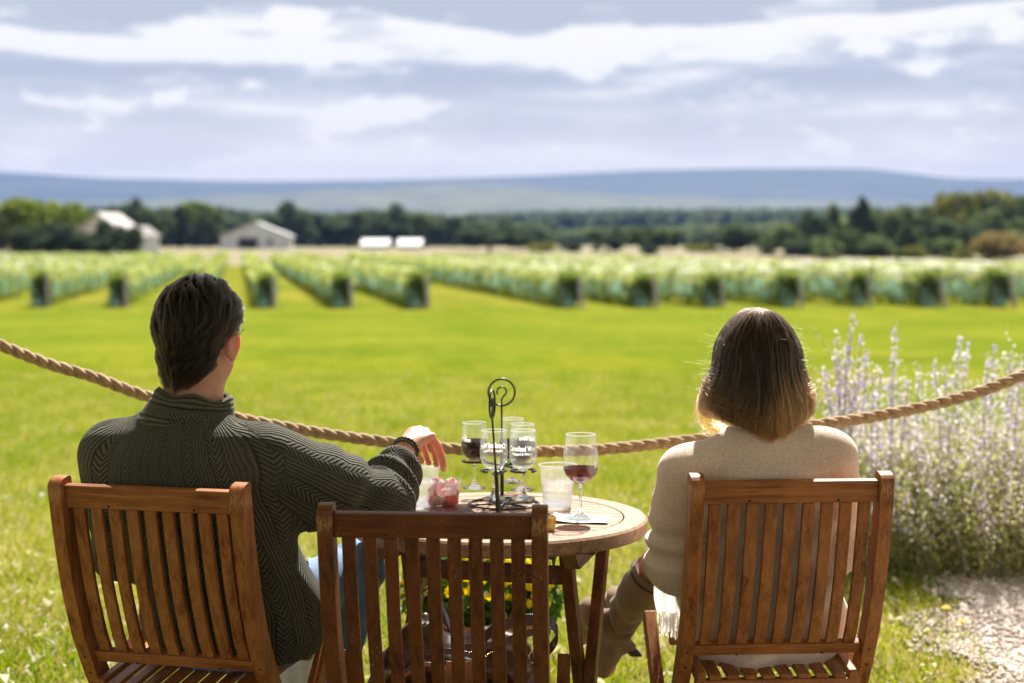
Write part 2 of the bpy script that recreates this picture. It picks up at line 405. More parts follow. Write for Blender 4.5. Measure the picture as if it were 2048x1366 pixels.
# gravel path at right
def path_edge(Y): return 1.56+.20*(Y-5.2)+.10*math.sin(Y*5.1)+.05*math.sin(Y*13+1)-(.9*max(Y-6.55, 0) if Y > 6.55 else 0)*0
m, t, out = newmat('gravel'); co = t.coord('Object'); vo = t.n('ShaderNodeTexVoronoi'); vo.inputs['Scale'].default_value = 55; t.l(co, vo.inputs[0])
bw = t.n('ShaderNodeRGBToBW'); t.l(vo.outputs['Color'], bw.inputs[0])
c = t.ramp(bw.outputs[0], [(.2, (.26, .21, .175)), (.5, (.46, .40, .35)), (.8, (.66, .60, .55))])
c = t.mix(t.ramp(t.noise(co, 6, 3), [(.3, 0.0), (.8, .7)]), c, (.36, .27, .20)); b = princ(t, out, c, .85); bump(t, b, vo.outputs['Distance'], .8, .01)
M_GRAVEL = m
vs = []; fs = []; Ys = np.arange(-3, 6.9, .08)
for Y in Ys:
    for k in range(9):
        X = path_edge(Y)+(3.9-path_edge(Y))*k/8; vs.append((X, Y, gz(Y)+.005+.004*math.sin(X*7+Y*5)))
for j in range(len(Ys)-1):
    for i in range(8): a = j*9+i; fs.append((a, a+1, a+10, a+9))
b = MB(); b.add(vs, fs); tag(b.build('gravel_path', M_GRAVEL, None, True), kind='structure')
N = 7000; Y = rng.uniform(4.6, 6.95, N); X = np.array([path_edge(y)-.12+abs(rng.normal(0, 1))*.9 for y in Y]); s_ = rng.uniform(.005, .014, N)
base_v = np.array([(1, 0, 0), (-1, 0, 0), (0, 1, 0), (0, -1, 0), (0, 0, .8), (0, 0, -.8)], float); bf = np.array([(0, 2, 4), (2, 1, 4), (1, 3, 4), (3, 0, 4), (2, 0, 5), (1, 2, 5), (3, 1, 5), (0, 3, 5)])
ang = rng.uniform(0, 6.28, N); rx = base_v[None]*s_[:, None, None]*rng.uniform(.7, 1.3, (N, 6, 1))
vx = rx[..., 0]*np.cos(ang)[:, None]-rx[..., 1]*np.sin(ang)[:, None]; vy = rx[..., 0]*np.sin(ang)[:, None]+rx[..., 1]*np.cos(ang)[:, None]
vv = np.stack([vx+X[:, None], vy+Y[:, None], rx[..., 2]+.008], -1).reshape(-1, 3); ff = (bf[None]+6*np.arange(N)[:, None, None]).reshape(-1, 3)
tag(np_mesh('gravel', vv, ff, simple('pebble', (.62, .55, .50), (.36, .29, .25), 30, .8, 0), None, True), 'loose pale pebbles lying along the gravel path', 'gravel', kind='stuff')

# near grass blades
def blades(N, xr, yr, hgt, wid, keep=None):
    Y = yr[0]+(yr[1]-yr[0])*rng.uniform(0, 1, N)**1.25; X = rng.uniform(-1, 1, N)*(.38*Y+xr)
    cl = vnoise(np.stack([X, Y, X*0], 1), 5, 3)
    if keep is not None: k = keep(X, Y); X, Y, cl = X[k], Y[k], cl[k]
    N = len(X); h = hgt*rng.uniform(.5, 1.3, N)*(1+.35*cl); a = rng.uniform(0, 6.28, N); lean = rng.normal(0, .45, (N, 2))*h[:, None]
    z = np.array([gz(y) for y in Y]) if yr[1] > 8 else np.zeros(N)
    w_ = wid*rng.uniform(.6, 1.4, N); dx = np.cos(a)*w_; dy = np.sin(a)*w_
    p0 = np.stack([X-dx, Y-dy, z-.002], 1); p1 = np.stack([X+dx, Y+dy, z-.002], 1)
    p2 = np.stack([X+dx*.6+lean[:, 0]*.5, Y+dy*.6+lean[:, 1]*.5, z+h*.6], 1); p3 = np.stack([X+lean[:, 0], Y+lean[:, 1], z+h], 1)
    vv = np.stack([p0, p1, p2, p3], 1).reshape(-1, 3); i = 4*np.arange(N)[:, None]; ff = np.concatenate([i+np.array([[0, 1, 2]]), i+np.array([[0, 2, 3]])])
    return vv, ff
M_BLADE = leafmat('grass_blade', (.115, .175, .008), (.24, .25, .035), .5)
M_STRAW = leafmat('straw_blade', (.42, .33, .14), (.55, .48, .28), .4)
kp = lambda X, Y: (X < 1.56+.20*(Y-5.2)+rng.normal(0, .06, len(X))) & (rng.uniform(0, 1, len(X)) > (Y-6)/20)
vv, ff = blades(250000, .8, (3.4, 27), .042, .0027, kp); tag(np_mesh('grass', vv, ff, M_BLADE), 'short green lawn grass in front of the chairs', 'grass', kind='stuff')
vv, ff = blades(90000, .8, (3.4, 20), .04, .0022, kp); tag(np_mesh('dry_grass', vv, ff, M_STRAW), 'straw coloured dry blades mixed through the near lawn', 'dry grass', kind='stuff')
# clover leaves and tiny pale flowers that sparkle in the near lawn
N = 2600; Y = rng.uniform(4.8, 9, N); X = rng.uniform(-1, 1, N)*(.36*Y); k = kp(X, Y); X, Y = X[k], Y[k]; N = len(X)
q = rng.normal(0, 1, (N, 3, 3))*.012; c = np.stack([X, Y, rng.uniform(.02, .05, N)], 1); vv = (c[:, None]+q).reshape(-1, 3); ff = np.arange(3*N).reshape(-1, 3)
tag(np_mesh('clover', vv, ff, leafmat('clover_bloom', (.75, .72, .62), (.62, .60, .25), .3)), 'tiny pale clover blooms dotted over the near lawn', 'clover', kind='stuff')
def dandelion(px, py, lab):
    p = P(px, py, 5.9); e = empty('dandelion', (p.x, 5.9, 0)); tag(e, lab, 'dandelion', 'yellow dandelions beside the gravel path')
    MB().tube([(0, 0, 0), (.004, 0, p.z*.5), (0, 0, p.z)], .0025, 6).build('stem', M_BLADE, e)
    b = MB()
    for i in range(40):
        a = i*2.4; r = .018*math.sqrt((i+1)/40); z = p.z+.008*(1-i/40)
        b.bar([(0, 0, z-.004), (r*math.cos(a)*.6, r*math.sin(a)*.6, z+.004), (r*math.cos(a)*1.1, r*math.sin(a)*1.1, z)], (-math.sin(a), math.cos(a), 0), .0028, .0006)
    b.build('petals', simple('dandelion_yellow', (.85, .55, .01), (.7, .42, .01), 60, .6, 0), e)
dandelion(1925, 1243, 'bright yellow dandelion at the edge of the gravel path')
dandelion(1893, 1216, 'smaller yellow dandelion just behind and left of the bright one')

# ================================================================ leaf clouds
def leaf_cloud(N, lobes, size, flat=.0, seed=0, shell=.55):
    """leaf-sized quads spread through a set of ellipsoid lobes (c, r)"""
    r = np.random.default_rng(seed); L = np.array([list(c)+list(rr) for c, rr in lobes], float)
    wgt = (L[:, 3]*L[:, 4]*L[:, 5])**(2/3); idx = r.choice(len(L), N, p=wgt/wgt.sum())
    d = r.normal(size=(N, 3)); d /= np.linalg.norm(d, axis=1)[:, None]
    rad = shell+(1-shell)*r.uniform(0, 1, N)**.6; rad *= 1+.10*r.normal(size=N)
    c = L[idx, :3]+d*L[idx, 3:]*rad[:, None]
    n = d+r.normal(size=(N, 3))*.9; n /= np.linalg.norm(n, axis=1)[:, None]
    u = np.cross(n, r.normal(size=(N, 3))); u /= np.linalg.norm(u, axis=1)[:, None]; v_ = np.cross(n, u)
    s = size*r.uniform(.55, 1.35, N)[:, None]
    q = np.stack([c-u*s*.5, c+v_*s*.32, c+u*s*.5, c-v_*s*.32], 1).reshape(-1, 3)
    return q, np.arange(4*N).reshape(-1, 4)
def crown_lobes(kind, seed):
    r = random.Random(seed); L = []
    if kind == 'full':
        for i in range(26): a = r.uniform(0, 6.28); q = r.uniform(0, .36); L.append(((math.cos(a)*q, math.sin(a)*q, r.uniform(.05, .86)), (.17, .17, .13)))
    elif kind == 'conifer':
        for i in range(16):
            h = .12+.86*i/15; wd = .30*(1-h)**.75+.03
            for k in range(3):
                a = r.uniform(0, 6.28); L.append(((math.cos(a)*wd*.55, math.sin(a)*wd*.55, h), (wd*.6, wd*.6, .06)))
    elif kind == 'bush':
        for i in range(14):
            a = r.uniform(0, 6.28); q = r.uniform(0, .42); L.append(((math.cos(a)*q, math.sin(a)*q, r.uniform(.2, .62)), (.2+.1*r.random(), .2, .2)))
    else:
        for i in range(20):
            a = r.uniform(0, 6.28); h = r.uniform(.16, .86); q = .34*math.sqrt(max(0, 1-((h-.52)/.42)**2)); s = r.uniform(.09, .17)
            L.append(((math.cos(a)*q, math.sin(a)*q, h), (s, s, s*.85)))
        L.append(((0, 0, .55), (.22, .22, .26)))
    return L
M_BARK = simple('bark', (.11, .085, .06), (.06, .045, .03), 12, .9, .5, .02)
leafm = {'dark': leafmat('leaf_dark', (.060, .088, .055), (.10, .13, .070), .35), 'mid': leafmat('leaf_mid', (.078, .112, .052), (.13, .162, .072), .35),
         'yellow': leafmat('leaf_yellow', (.15, .17, .045), (.22, .215, .06), .4), 'light': leafmat('leaf_light', (.11, .16, .035), (.17, .20, .045), .4),
         'tan': leafmat('leaf_tan', (.28, .21, .10), (.18, .17, .06), .3)}
cache = {}
def tree(px, top, base, wpx, Y, kind, leaf, label, name=None, group='trees beyond the vineyard'):
    top -= 5; wpx *= 1.22 if kind != 'conifer' else 1.5; pb = P(px, base, Y); H = (base-top)/FPX*Y; W = wpx/FPX*Y
    g = gz(Y); Hh = P(px, top, Y).z-g; e = empty(name or {'conifer': 'conifer_tree', 'bush': 'shrub'}.get(kind, 'broadleaf_tree'), (pb.x, Y, g-.15), random.uniform(0, 6))
    e.scale = (W/ (.72 if kind == 'round' else .62 if kind == 'conifer' else .95), W/(.72 if kind == 'round' else .62 if kind == 'conifer' else .95), Hh/(.96))
    tag(e, label, {'conifer': 'conifer', 'bush': 'shrub'}.get(kind, 'tree'), group)
    key = (kind, leaf, random.randrange(2))
    if key not in cache:
        q, f = leaf_cloud(2300, crown_lobes(kind, hash(key) % 997 if False else len(cache)*13+5), .085, seed=len(cache)+11)
        cr = np_mesh('crown', q, f, leafm[leaf], e)
        b = MB(); b.tube([(0, 0, 0), (.01, 0, .3), (0, .01, .62), (.0, 0, .85)], [.03, .024, .014, .004], 7)
        for k in range(6):
            a = k*1.1; b.tube([(0, 0, .25+.08*k), (.12*math.cos(a), .12*math.sin(a), .33+.08*k), (.22*math.cos(a), .22*math.sin(a), .40+.07*k)], [.010, .007, .002], 5)
        tk = b.build('trunk', M_BARK, e, True); cache[key] = (cr.data, tk.data)
    else:
        for nm, d in zip(('crown', 'trunk'), cache[key]):
            o = bpy.data.objects.new(nm, d); COL.objects.link(o); o.parent = e
T = tree
# left group by the house
T(92, 396, 505, 130, 262, 'round', 'light', 'large yellow-green tree left of the pale house')
T(78, 440, 508, 72, 235, 'round', 'dark', 'dark rounded tree in front of the large yellow-green tree')
T(140, 446, 508, 60, 235, 'round', 'dark', 'dark bushy tree before the left corner of the house')
T(190, 456, 508, 60, 236, 'round', 'dark', 'low dark tree before the middle of the house')
T(238, 437, 508, 60, 238, 'round', 'dark', 'dark upright tree before the right half of the house')
T(10, 425, 500, 70, 280, 'round', 'mid', 'green tree at the left edge of the picture')
T(252, 393, 480, 46, 420, 'round', 'dark', 'tall dark tree rising behind the house roof')
T(310, 418, 495, 60, 420, 'round', 'mid', 'green tree just right of the house')
T(388, 404, 497, 60, 430, 'round', 'light', 'yellowish tall tree between house and barn')
T(360, 420, 497, 44, 425, 'conifer', 'dark', 'dark conifer left of the yellowish tall tree')
T(420, 425, 497, 46, 425, 'round', 'mid', 'bushy green tree left of the white barn')
T(585, 402, 490, 66, 500, 'round', 'dark', 'dark round tree behind the barn roof')
T(640, 425, 492, 70, 520, 'round', 'dark', 'dark broad tree right of the barn')
T(700, 418, 492, 80, 520, 'round', 'dark', 'dark broad tree left of the white sheds')
T(762, 408, 492, 80, 500, 'round', 'dark', 'tall dark tree above the white sheds')
T(850, 428, 494, 80, 520, 'round', 'mid', 'greener tree right of the white sheds')
T(905, 432, 494, 60, 520, 'round', 'dark', 'dark tree at the end of the wood behind the sheds')
# field trees
T(980, 450, 514, 84, 330, 'round', 'dark', 'wide dark tree standing alone in the middle of the field')
T(1043, 466, 512, 40, 340, 'round', 'dark', 'small dark tree right of the wide lone tree')
T(1085, 482, 512, 50, 330, 'bush', 'yellow', 'pale yellow bush between two small dark trees', group='shrubs behind the vineyard')
T(1143, 482, 512, 38, 330, 'bush', 'dark', 'low dark bush left of the tall narrow dark tree', group='shrubs behind the vineyard')
T(1213, 452, 515, 56, 320, 'round', 'dark', 'tall narrow dark tree in the middle distance')
T(1290, 458, 512, 56, 345, 'round', 'mid', 'soft green tree right of the narrow dark tree')
T(1335, 462, 512, 44, 345, 'round', 'mid', 'smaller green tree left of the utility pole')
T(1300, 488, 518, 30, 300, 'bush', 'dark', 'little dark bush under the soft green tree', group='shrubs behind the vineyard')
T(1405, 482, 512, 60, 330, 'bush', 'yellow', 'yellowish bush at the foot of the utility pole', group='shrubs behind the vineyard')
# right wood
T(1470, 442, 512, 66, 330, 'round', 'dark', 'dark tree just right of the utility pole')
T(1500, 455, 512, 40, 330, 'round', 'mid', 'green tree at the left end of the right-hand wood')
T(1570, 458, 518, 60, 300, 'round', 'mid', 'green tree with a pale foot in the right-hand wood')
T(1622, 420, 518, 60, 310, 'round', 'dark', 'upright dark tree in the left part of the wood')
T(1665, 416, 518, 50, 330, 'conifer', 'mid', 'pointed green conifer behind the upright dark tree')
T(1600, 470, 520, 50, 290, 'bush', 'dark', 'dark undergrowth bush below the upright dark tree', group='shrubs behind the vineyard')
T(1722, 404, 520, 58, 300, 'conifer', 'dark', 'tallest dark pine of the right-hand wood')
T(1762, 425, 520, 60, 310, 'round', 'mid', 'hazy green tree right of the tallest pine')
T(1690, 462, 522, 60, 285, 'round', 'mid', 'rounded green tree in front of the tallest pine')
T(1815, 455, 522, 50, 280, 'conifer', 'mid', 'green conifer left of the forked dark tree')
T(1835, 415, 515, 60, 330, 'round', 'mid', 'soft green tree behind the forked dark tree')
T(1872, 428, 524, 58, 290, 'round', 'dark', 'dark round-headed tree on a bare trunk')
T(1755, 478, 524, 60, 280, 'bush', 'mid', 'green bush at the front of the wood', group='shrubs behind the vineyard')
T(1832, 486, 522, 44, 272, 'bush', 'yellow', 'bright yellow bush below the round-headed tree', group='shrubs behind the vineyard')
T(1905, 388, 500, 70, 380, 'round', 'yellow', 'yellow autumn tree on the skyline of the wood')
T(1975, 386, 500, 76, 385, 'round', 'yellow', 'second yellow autumn tree on the skyline, further right')
T(1945, 446, 526, 46, 275, 'round', 'dark', 'narrow dark tree between round-headed tree and tan bush')
T(2030, 396, 510, 90, 380, 'round', 'mid', 'broad green tree at the right edge of the picture')
T(1900, 440, 520, 90, 340, 'round', 'mid', 'mid-green tree filling the back of the wood')
T(2010, 450, 532, 96, 262, 'bush', 'tan', 'big tan and rusty bush at the right end', group='shrubs behind the vineyard')
T(1990, 425, 520, 80, 330, 'round', 'mid', 'green tree right behind the tan bush')
T(1925, 492, 530, 36, 260, 'bush', 'yellow', 'small yellow bush left of the tan bush', group='shrubs behind the vineyard')

# distant woods: masses of crowns
def woodland(name, label, Y0, Y1, prof, mat, n, crown, seed, jit=4):
    r = np.random.default_rng(seed); b_v = []; b_f = []; px = np.array([p[0] for p in prof]); py = np.array([p[1] for p in prof])
    q0, f0 = leaf_cloud(80, crown_lobes('full', seed), .32, seed=seed, shell=.3); nv = 0
    for i in range(n):
        Y = r.uniform(Y0, Y1); x = r.uniform(px.min(), px.max()); top = np.interp(x, px, py)+r.uniform(-jit, 1.6*jit); p = P(x, top, Y)
        g = min(gz(Y), p.z-2); h = p.z-g; wd = crown*r.uniform(.8, 1.4)
        b_v.append(q0*np.array([wd, wd, h])+np.array([p.x, Y, g])); b_f.append(f0+nv); nv += len(q0)
    o = np_mesh(name, np.concatenate(b_v), np.concatenate(b_f), mat); return tag(o, label, 'woodland', kind='stuff')
woodland('woodland', 'dark belt of trees across the plain behind barn and sheds', 620, 760, [(250, 430), (450, 424), (600, 428), (760, 424), (880, 432), (1000, 440), (1100, 452)], leafm['dark'], 330, 15, 3)
woodland('woodland', 'hazy blue-green wood filling the middle distance right of centre', 1500, 1900, [(880, 436), (960, 420), (1100, 417), (1300, 412), (1500, 412), (1700, 410), (2100, 400)], leafm['dark'], 520, 38, 5)
woodland('woodland', 'greener strip of wood at the foot of the far plain', 900, 1100, [(900, 470), (1100, 462), (1300, 455), (1500, 450), (1700, 440), (2100, 430)], leafm['mid'], 300, 24, 6)
woodland('woodland', 'far dark wood behind the house at left', 640, 800, [(-60, 425), (100, 418), (200, 412), (330, 418), (420, 412), (480, 420)], leafm['dark'], 200, 16, 8)

woodland('woodland', 'full green wood behind the separate trees at the right', 400, 520, [(1530, 470), (1600, 448), (1700, 436), (1800, 430), (1880, 412), (2000, 404), (2120, 404)], leafm['mid'], 200, 9, 12, 9)
woodland('woodland', 'low green thicket at the foot of the right-hand wood', 270, 330, [(1520, 488), (1700, 480), (1850, 476), (2120, 470)], leafm['mid'], 80, 4.2, 15, 12)

def ridge(name, Yr, prof, mat, depth, seed, rough):
    r = np.random.default_rng(seed); px = np.array([p[0] for p in prof], float); py = np.array([p[1] for p in prof], float)
    xs = np.linspace(-500, 2550, 260); tops = np.interp(xs, px, py); k = np.ones(13)/13; tops = np.convolve(np.pad(tops, 6, 'edge'), k, 'valid')
    vs = []; nr = 22
    for j in range(nr+1):
        u = j/nr; Y = Yr-depth+depth*u
        prof_h = u**1.25
        for x, tp in zip(xs, tops):
            pr = P(x, tp, Yr); zr = pr.z; n = vnoise(np.array([[pr.x/400, Y/500, 0]]), 2.2, seed)[0]
            z = 1+(zr-1)*prof_h+n*rough*u*(1-u)*4; vs.append((pr.x, Y, z))
    for x, tp in zip(xs, tops):
        pr = P(x, tp, Yr); vs.append((pr.x, Yr+600, 0))
    nx = len(xs); fs = [(j*nx+i, j*nx+i+1, (j+1)*nx+i+1, (j+1)*nx+i) for j in range(nr+1) for i in range(nx-1)]
    b = MB(); b.add(vs, fs); return tag(b.build(name, mat, None, True), kind='structure')
M_HILL = simple('forested_hill', (.020, .032, .022), (.035, .048, .026), .006, .95, 0)
M_FOOT = simple('farmed_slope', (.085, .095, .04), (.022, .036, .022), .006, .95, 0)
ridge('hills', 8300, [(-500, 335), (0, 343), (100, 349), (210, 358), (300, 357), (450, 363), (640, 362), (860, 358), (1050, 352), (1250, 342), (1340, 338), (1420, 340), (1480, 335), (1600, 337), (1700, 335), (1780, 339), (1860, 354), (1920, 358), (2048, 358), (2550, 352)], M_HILL, 2600, 3, 40)
ridge('foothills', 5200, [(-500, 400), (200, 402), (450, 392), (640, 380), (800, 374), (900, 366), (1000, 370), (1100, 378), (1250, 390), (1450, 396), (1700, 402), (2048, 405), (2550, 400)], M_FOOT, 1600, 9, 22)

# ================================================================ the porch the tables stand under (roof edge casts the shade on the nearest chair)
M_PORCH = simple('porch_boards', (.84, .78, .78), (.74, .68, .68), 3, .8, .2)
po = empty('porch', (0, 1, 0)); tag(po, 'wooden porch whose roof shades the chairs and whose posts hold the rope', 'porch')
MB().box((-7, -3.4, 2.62), (7, 3.86, 2.74)).build('roof', M_PORCH, po)
for x in (-2.2, 2.2):
    for y in (-3.2, 3.75): MB().box((x-.07, y-.07, -.1), (x+.07, y+.07, 2.617)).build('post', M_PORCH, po)

# ================================================================ farm buildings
M_WHITE = simple('white_metal', (.66, .67, .69), (.50, .51, .54), .6, .5, 0)
M_ROOFW = simple('pale_roof', (.56, .57, .60), (.42, .43, .47), .4, .45, 0)
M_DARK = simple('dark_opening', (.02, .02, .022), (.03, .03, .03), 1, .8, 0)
M_GREYW = simple('pale_siding', (.62, .58, .55), (.52, .50, .49), .5, .6, 0)
M_ROOFG = simple('grey_shingle', (.45, .40, .39), (.36, .33, .33), 1, .8, 0)
def gabled(name, c, wx, dy, he, hr, rz, mw, mr, openings=(), over=.5):
    e = empty(name, c, rz); b = MB(); hx, hy = wx/2, dy/2
    b.add([(-hx, -hy, 0), (hx, -hy, 0), (hx, hy, 0), (-hx, hy, 0), (-hx, -hy, he), (hx, -hy, he), (hx, hy, he), (-hx, hy, he), (0, -hy, hr), (0, hy, hr)],
          [(0, 1, 5, 8, 4), (1, 2, 6, 5), (2, 3, 7, 9, 6), (3, 0, 4, 7)]); b.build('wall', mw, e)
    b = MB(); o = over; s = (hr-he)/hx
    for sg in (-1, 1):
        a = [V((0, -hy-o, hr+.05)), V((sg*(hx+o), -hy-o, he-s*o+.05)), V((sg*(hx+o), hy+o, he-s*o+.05)), V((0, hy+o, hr+.05))]
        up = [p+V((0, 0, .25)) for p in a]; b.add(a+up, [(0, 1, 2, 3), (7, 6, 5, 4), (0, 4, 5, 1), (1, 5, 6, 2), (2, 6, 7, 3), (3, 7, 4, 0)])
    b.build('roof', mr, e)
    for (nm, x0, x1, z0, z1, mt) in openings:
        MB().box((x0, -hy-.12, z0), (x1, -hy+.02, z1)).build(nm, mt, e)
    return e
Yb = 400; pb = P(516, 498, Yb)
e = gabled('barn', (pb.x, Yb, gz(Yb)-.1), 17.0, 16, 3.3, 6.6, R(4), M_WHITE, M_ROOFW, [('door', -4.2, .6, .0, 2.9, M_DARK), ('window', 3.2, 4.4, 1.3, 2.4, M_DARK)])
tag(e, 'white barn with a low gable and dark open doorway', 'barn')
pb = P(222, 500, 310)
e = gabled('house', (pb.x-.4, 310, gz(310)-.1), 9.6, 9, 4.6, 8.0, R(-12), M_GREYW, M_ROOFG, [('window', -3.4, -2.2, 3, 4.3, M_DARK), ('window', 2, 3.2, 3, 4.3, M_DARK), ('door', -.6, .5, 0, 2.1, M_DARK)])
tag(e, 'large pale house with a grey roof half hidden by dark trees', 'house')
hx = MB().box((-2.9, -3.5, 0), (2.9, 3.5, 3.6)).build('wall', M_WHITE, e); hx.location = (5.9, .6, 0)
rx_ = MB().add([(-3.3, -4, 3.6), (3.3, -4, 3.6), (3.3, 4, 3.6), (-3.3, 4, 3.6), (-3.1, 0, 5.6), (2.4, 0, 5.6)], [(0, 1, 5, 4), (1, 2, 5), (2, 3, 4, 5), (3, 0, 4), (3, 2, 1, 0)]).build('roof', M_ROOFG, e); rx_.location = (5.9, .6, .05)
def shed(px0, px1, lab):
    Y = 430; a = P(px0+4, 490, Y); b_ = P(px1-6, 490, Y); zt = P(px0, 482, Y).z; zb = P(px0, 492, Y).z; g = gz(Y); w_ = b_.x-a.x
    e = empty('open_shed', ((a.x+b_.x)/2, Y, g)); b = MB()
    b.add([(-w_/2, -3, zb-g), (w_/2, -3, zb-g), (w_/2, 3, zt-g+.35), (-w_/2, 3, zt-g+.35), (-w_/2, -3, zb-g+.25), (w_/2, -3, zb-g+.25), (w_/2, 3, zt-g+.6), (-w_/2, 3, zt-g+.6)], [(3, 2, 1, 0), (4, 5, 6, 7), (0, 1, 5, 4), (1, 2, 6, 5), (2, 3, 7, 6), (3, 0, 4, 7)])
    b.build('roof', M_ROOFW, e); b = MB()
    for x in (-w_/2+.3, 0, w_/2-.3):
        MB().box((x-.12, -2.9, 0), (x+.12, -2.6, zb-g+.1)).build('post', M_BARK, e)
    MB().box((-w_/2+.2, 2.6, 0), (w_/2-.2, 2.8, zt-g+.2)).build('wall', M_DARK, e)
    tag(e, lab, 'shed', 'open sheds with white roofs in the field')
shed(718, 786, 'left of the two low open sheds with long white roof')
shed(791, 851, 'right of the two low open sheds, with shorter white roof')
def pole(px, top, Y, lab):
    p = P(px, top, Y); g = gz(Y); e = empty('utility_pole', (p.x, Y, g)); h = p.z-g
    MB().tube([(0, 0, -.3), (0, 0, h)], [.22, .14], 8).build('post', M_BARK2, e); MB().box((-1.2, -.08, h-1), (1.2, .08, h-.8)).build('crossarm', M_BARK2, e)
    tag(e, lab, 'utility pole')
M_BARK2 = simple('grey_pole', (.42, .40, .38), (.34, .32, .30), 2, .8, 0)
pole(1430, 424, 330, 'tall pale utility pole rising above the field trees')

# ================================================================ vineyard
ROWDIR = V((-.1719, .9851, 0)); VRT = V((.9851, .1719, 0))
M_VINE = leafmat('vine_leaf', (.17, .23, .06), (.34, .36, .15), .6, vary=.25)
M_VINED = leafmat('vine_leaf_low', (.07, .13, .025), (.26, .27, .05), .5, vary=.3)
m, t, out = newmat('bird_netting'); d = t.n('ShaderNodeBsdfDiffuse'); d.inputs[0].default_value = (.50, .78, .68, 1); tr = t.n('ShaderNodeBsdfTransparent'); tl = t.n('ShaderNodeBsdfTranslucent'); tl.inputs[0].default_value = (.62, .92, .80, 1)
mx0 = t.n('ShaderNodeMixShader'); t.l(d.outputs[0], mx0.inputs[1]); t.l(tl.outputs[0], mx0.inputs[2]); mx0.inputs[0].default_value = .5
f = t.noise(t.coord('Object', (1, .6, 1)), .9, 3); mx = t.n('ShaderNodeMixShader'); t.l(t.m('MULTIPLY', t.ramp(f, [(.36, .10), (.60, .85)]), t.ramp(t.noise(t.coord('Object'), .35, 2), [(.35, .35), (.6, 1.0)])), mx.inputs[0]); t.l(tr.outputs[0], mx.inputs[1]); t.l(mx0.outputs[0], mx.inputs[2]); t.l(mx.outputs[0], out.inputs[0])
M_NET = m
m, t, out = newmat('pale_netting'); d = t.n('ShaderNodeBsdfDiffuse'); d.inputs[0].default_value = (.84, .87, .76, 1); tr = t.n('ShaderNodeBsdfTransparent'); tl = t.n('ShaderNodeBsdfTranslucent'); tl.inputs[0].default_value = (.86, .90, .76, 1)
mx0 = t.n('ShaderNodeMixShader'); t.l(d.outputs[0], mx0.inputs[1]); t.l(tl.outputs[0], mx0.inputs[2]); mx0.inputs[0].default_value = .4
f = t.noise(t.coord('Object', (1, .7, 1)), 1.1, 3); mx = t.n('ShaderNodeMixShader'); t.l(t.ramp(f, [(.36, .12), (.62, .62)]), mx.inputs[0]); t.l(tr.outputs[0], mx.inputs[1]); t.l(mx0.outputs[0], mx.inputs[2]); t.l(mx.outputs[0], out.inputs[0])
M_NET2 = m
M_POST = simple('grey_post', (.36, .33, .32), (.26, .24, .23), 6, .8, 0)
LROW = 150
def row_meshes(seed):
    r = np.random.default_rng(seed); N = 15000
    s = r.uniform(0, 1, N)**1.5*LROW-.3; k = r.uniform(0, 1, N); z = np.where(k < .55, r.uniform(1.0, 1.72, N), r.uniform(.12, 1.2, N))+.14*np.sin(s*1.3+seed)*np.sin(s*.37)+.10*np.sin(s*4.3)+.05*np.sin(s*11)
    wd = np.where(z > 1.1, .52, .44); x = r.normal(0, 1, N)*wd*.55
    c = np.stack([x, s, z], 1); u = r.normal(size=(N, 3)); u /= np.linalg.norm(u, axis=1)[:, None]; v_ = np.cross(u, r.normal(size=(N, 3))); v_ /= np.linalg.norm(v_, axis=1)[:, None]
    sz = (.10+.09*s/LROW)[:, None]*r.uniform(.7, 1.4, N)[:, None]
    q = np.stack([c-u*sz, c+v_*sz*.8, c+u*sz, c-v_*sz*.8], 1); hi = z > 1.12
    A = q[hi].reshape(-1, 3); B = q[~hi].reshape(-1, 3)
    return A, B
rowcache = []
for sd_ in range(3):
    A, B = row_meshes(sd_); rowcache.append([A, B, None])
def cut(q, L): return q.reshape(-1, 4, 3)[q.reshape(-1, 4, 3)[:, 0, 1] < L].reshape(-1, 3)
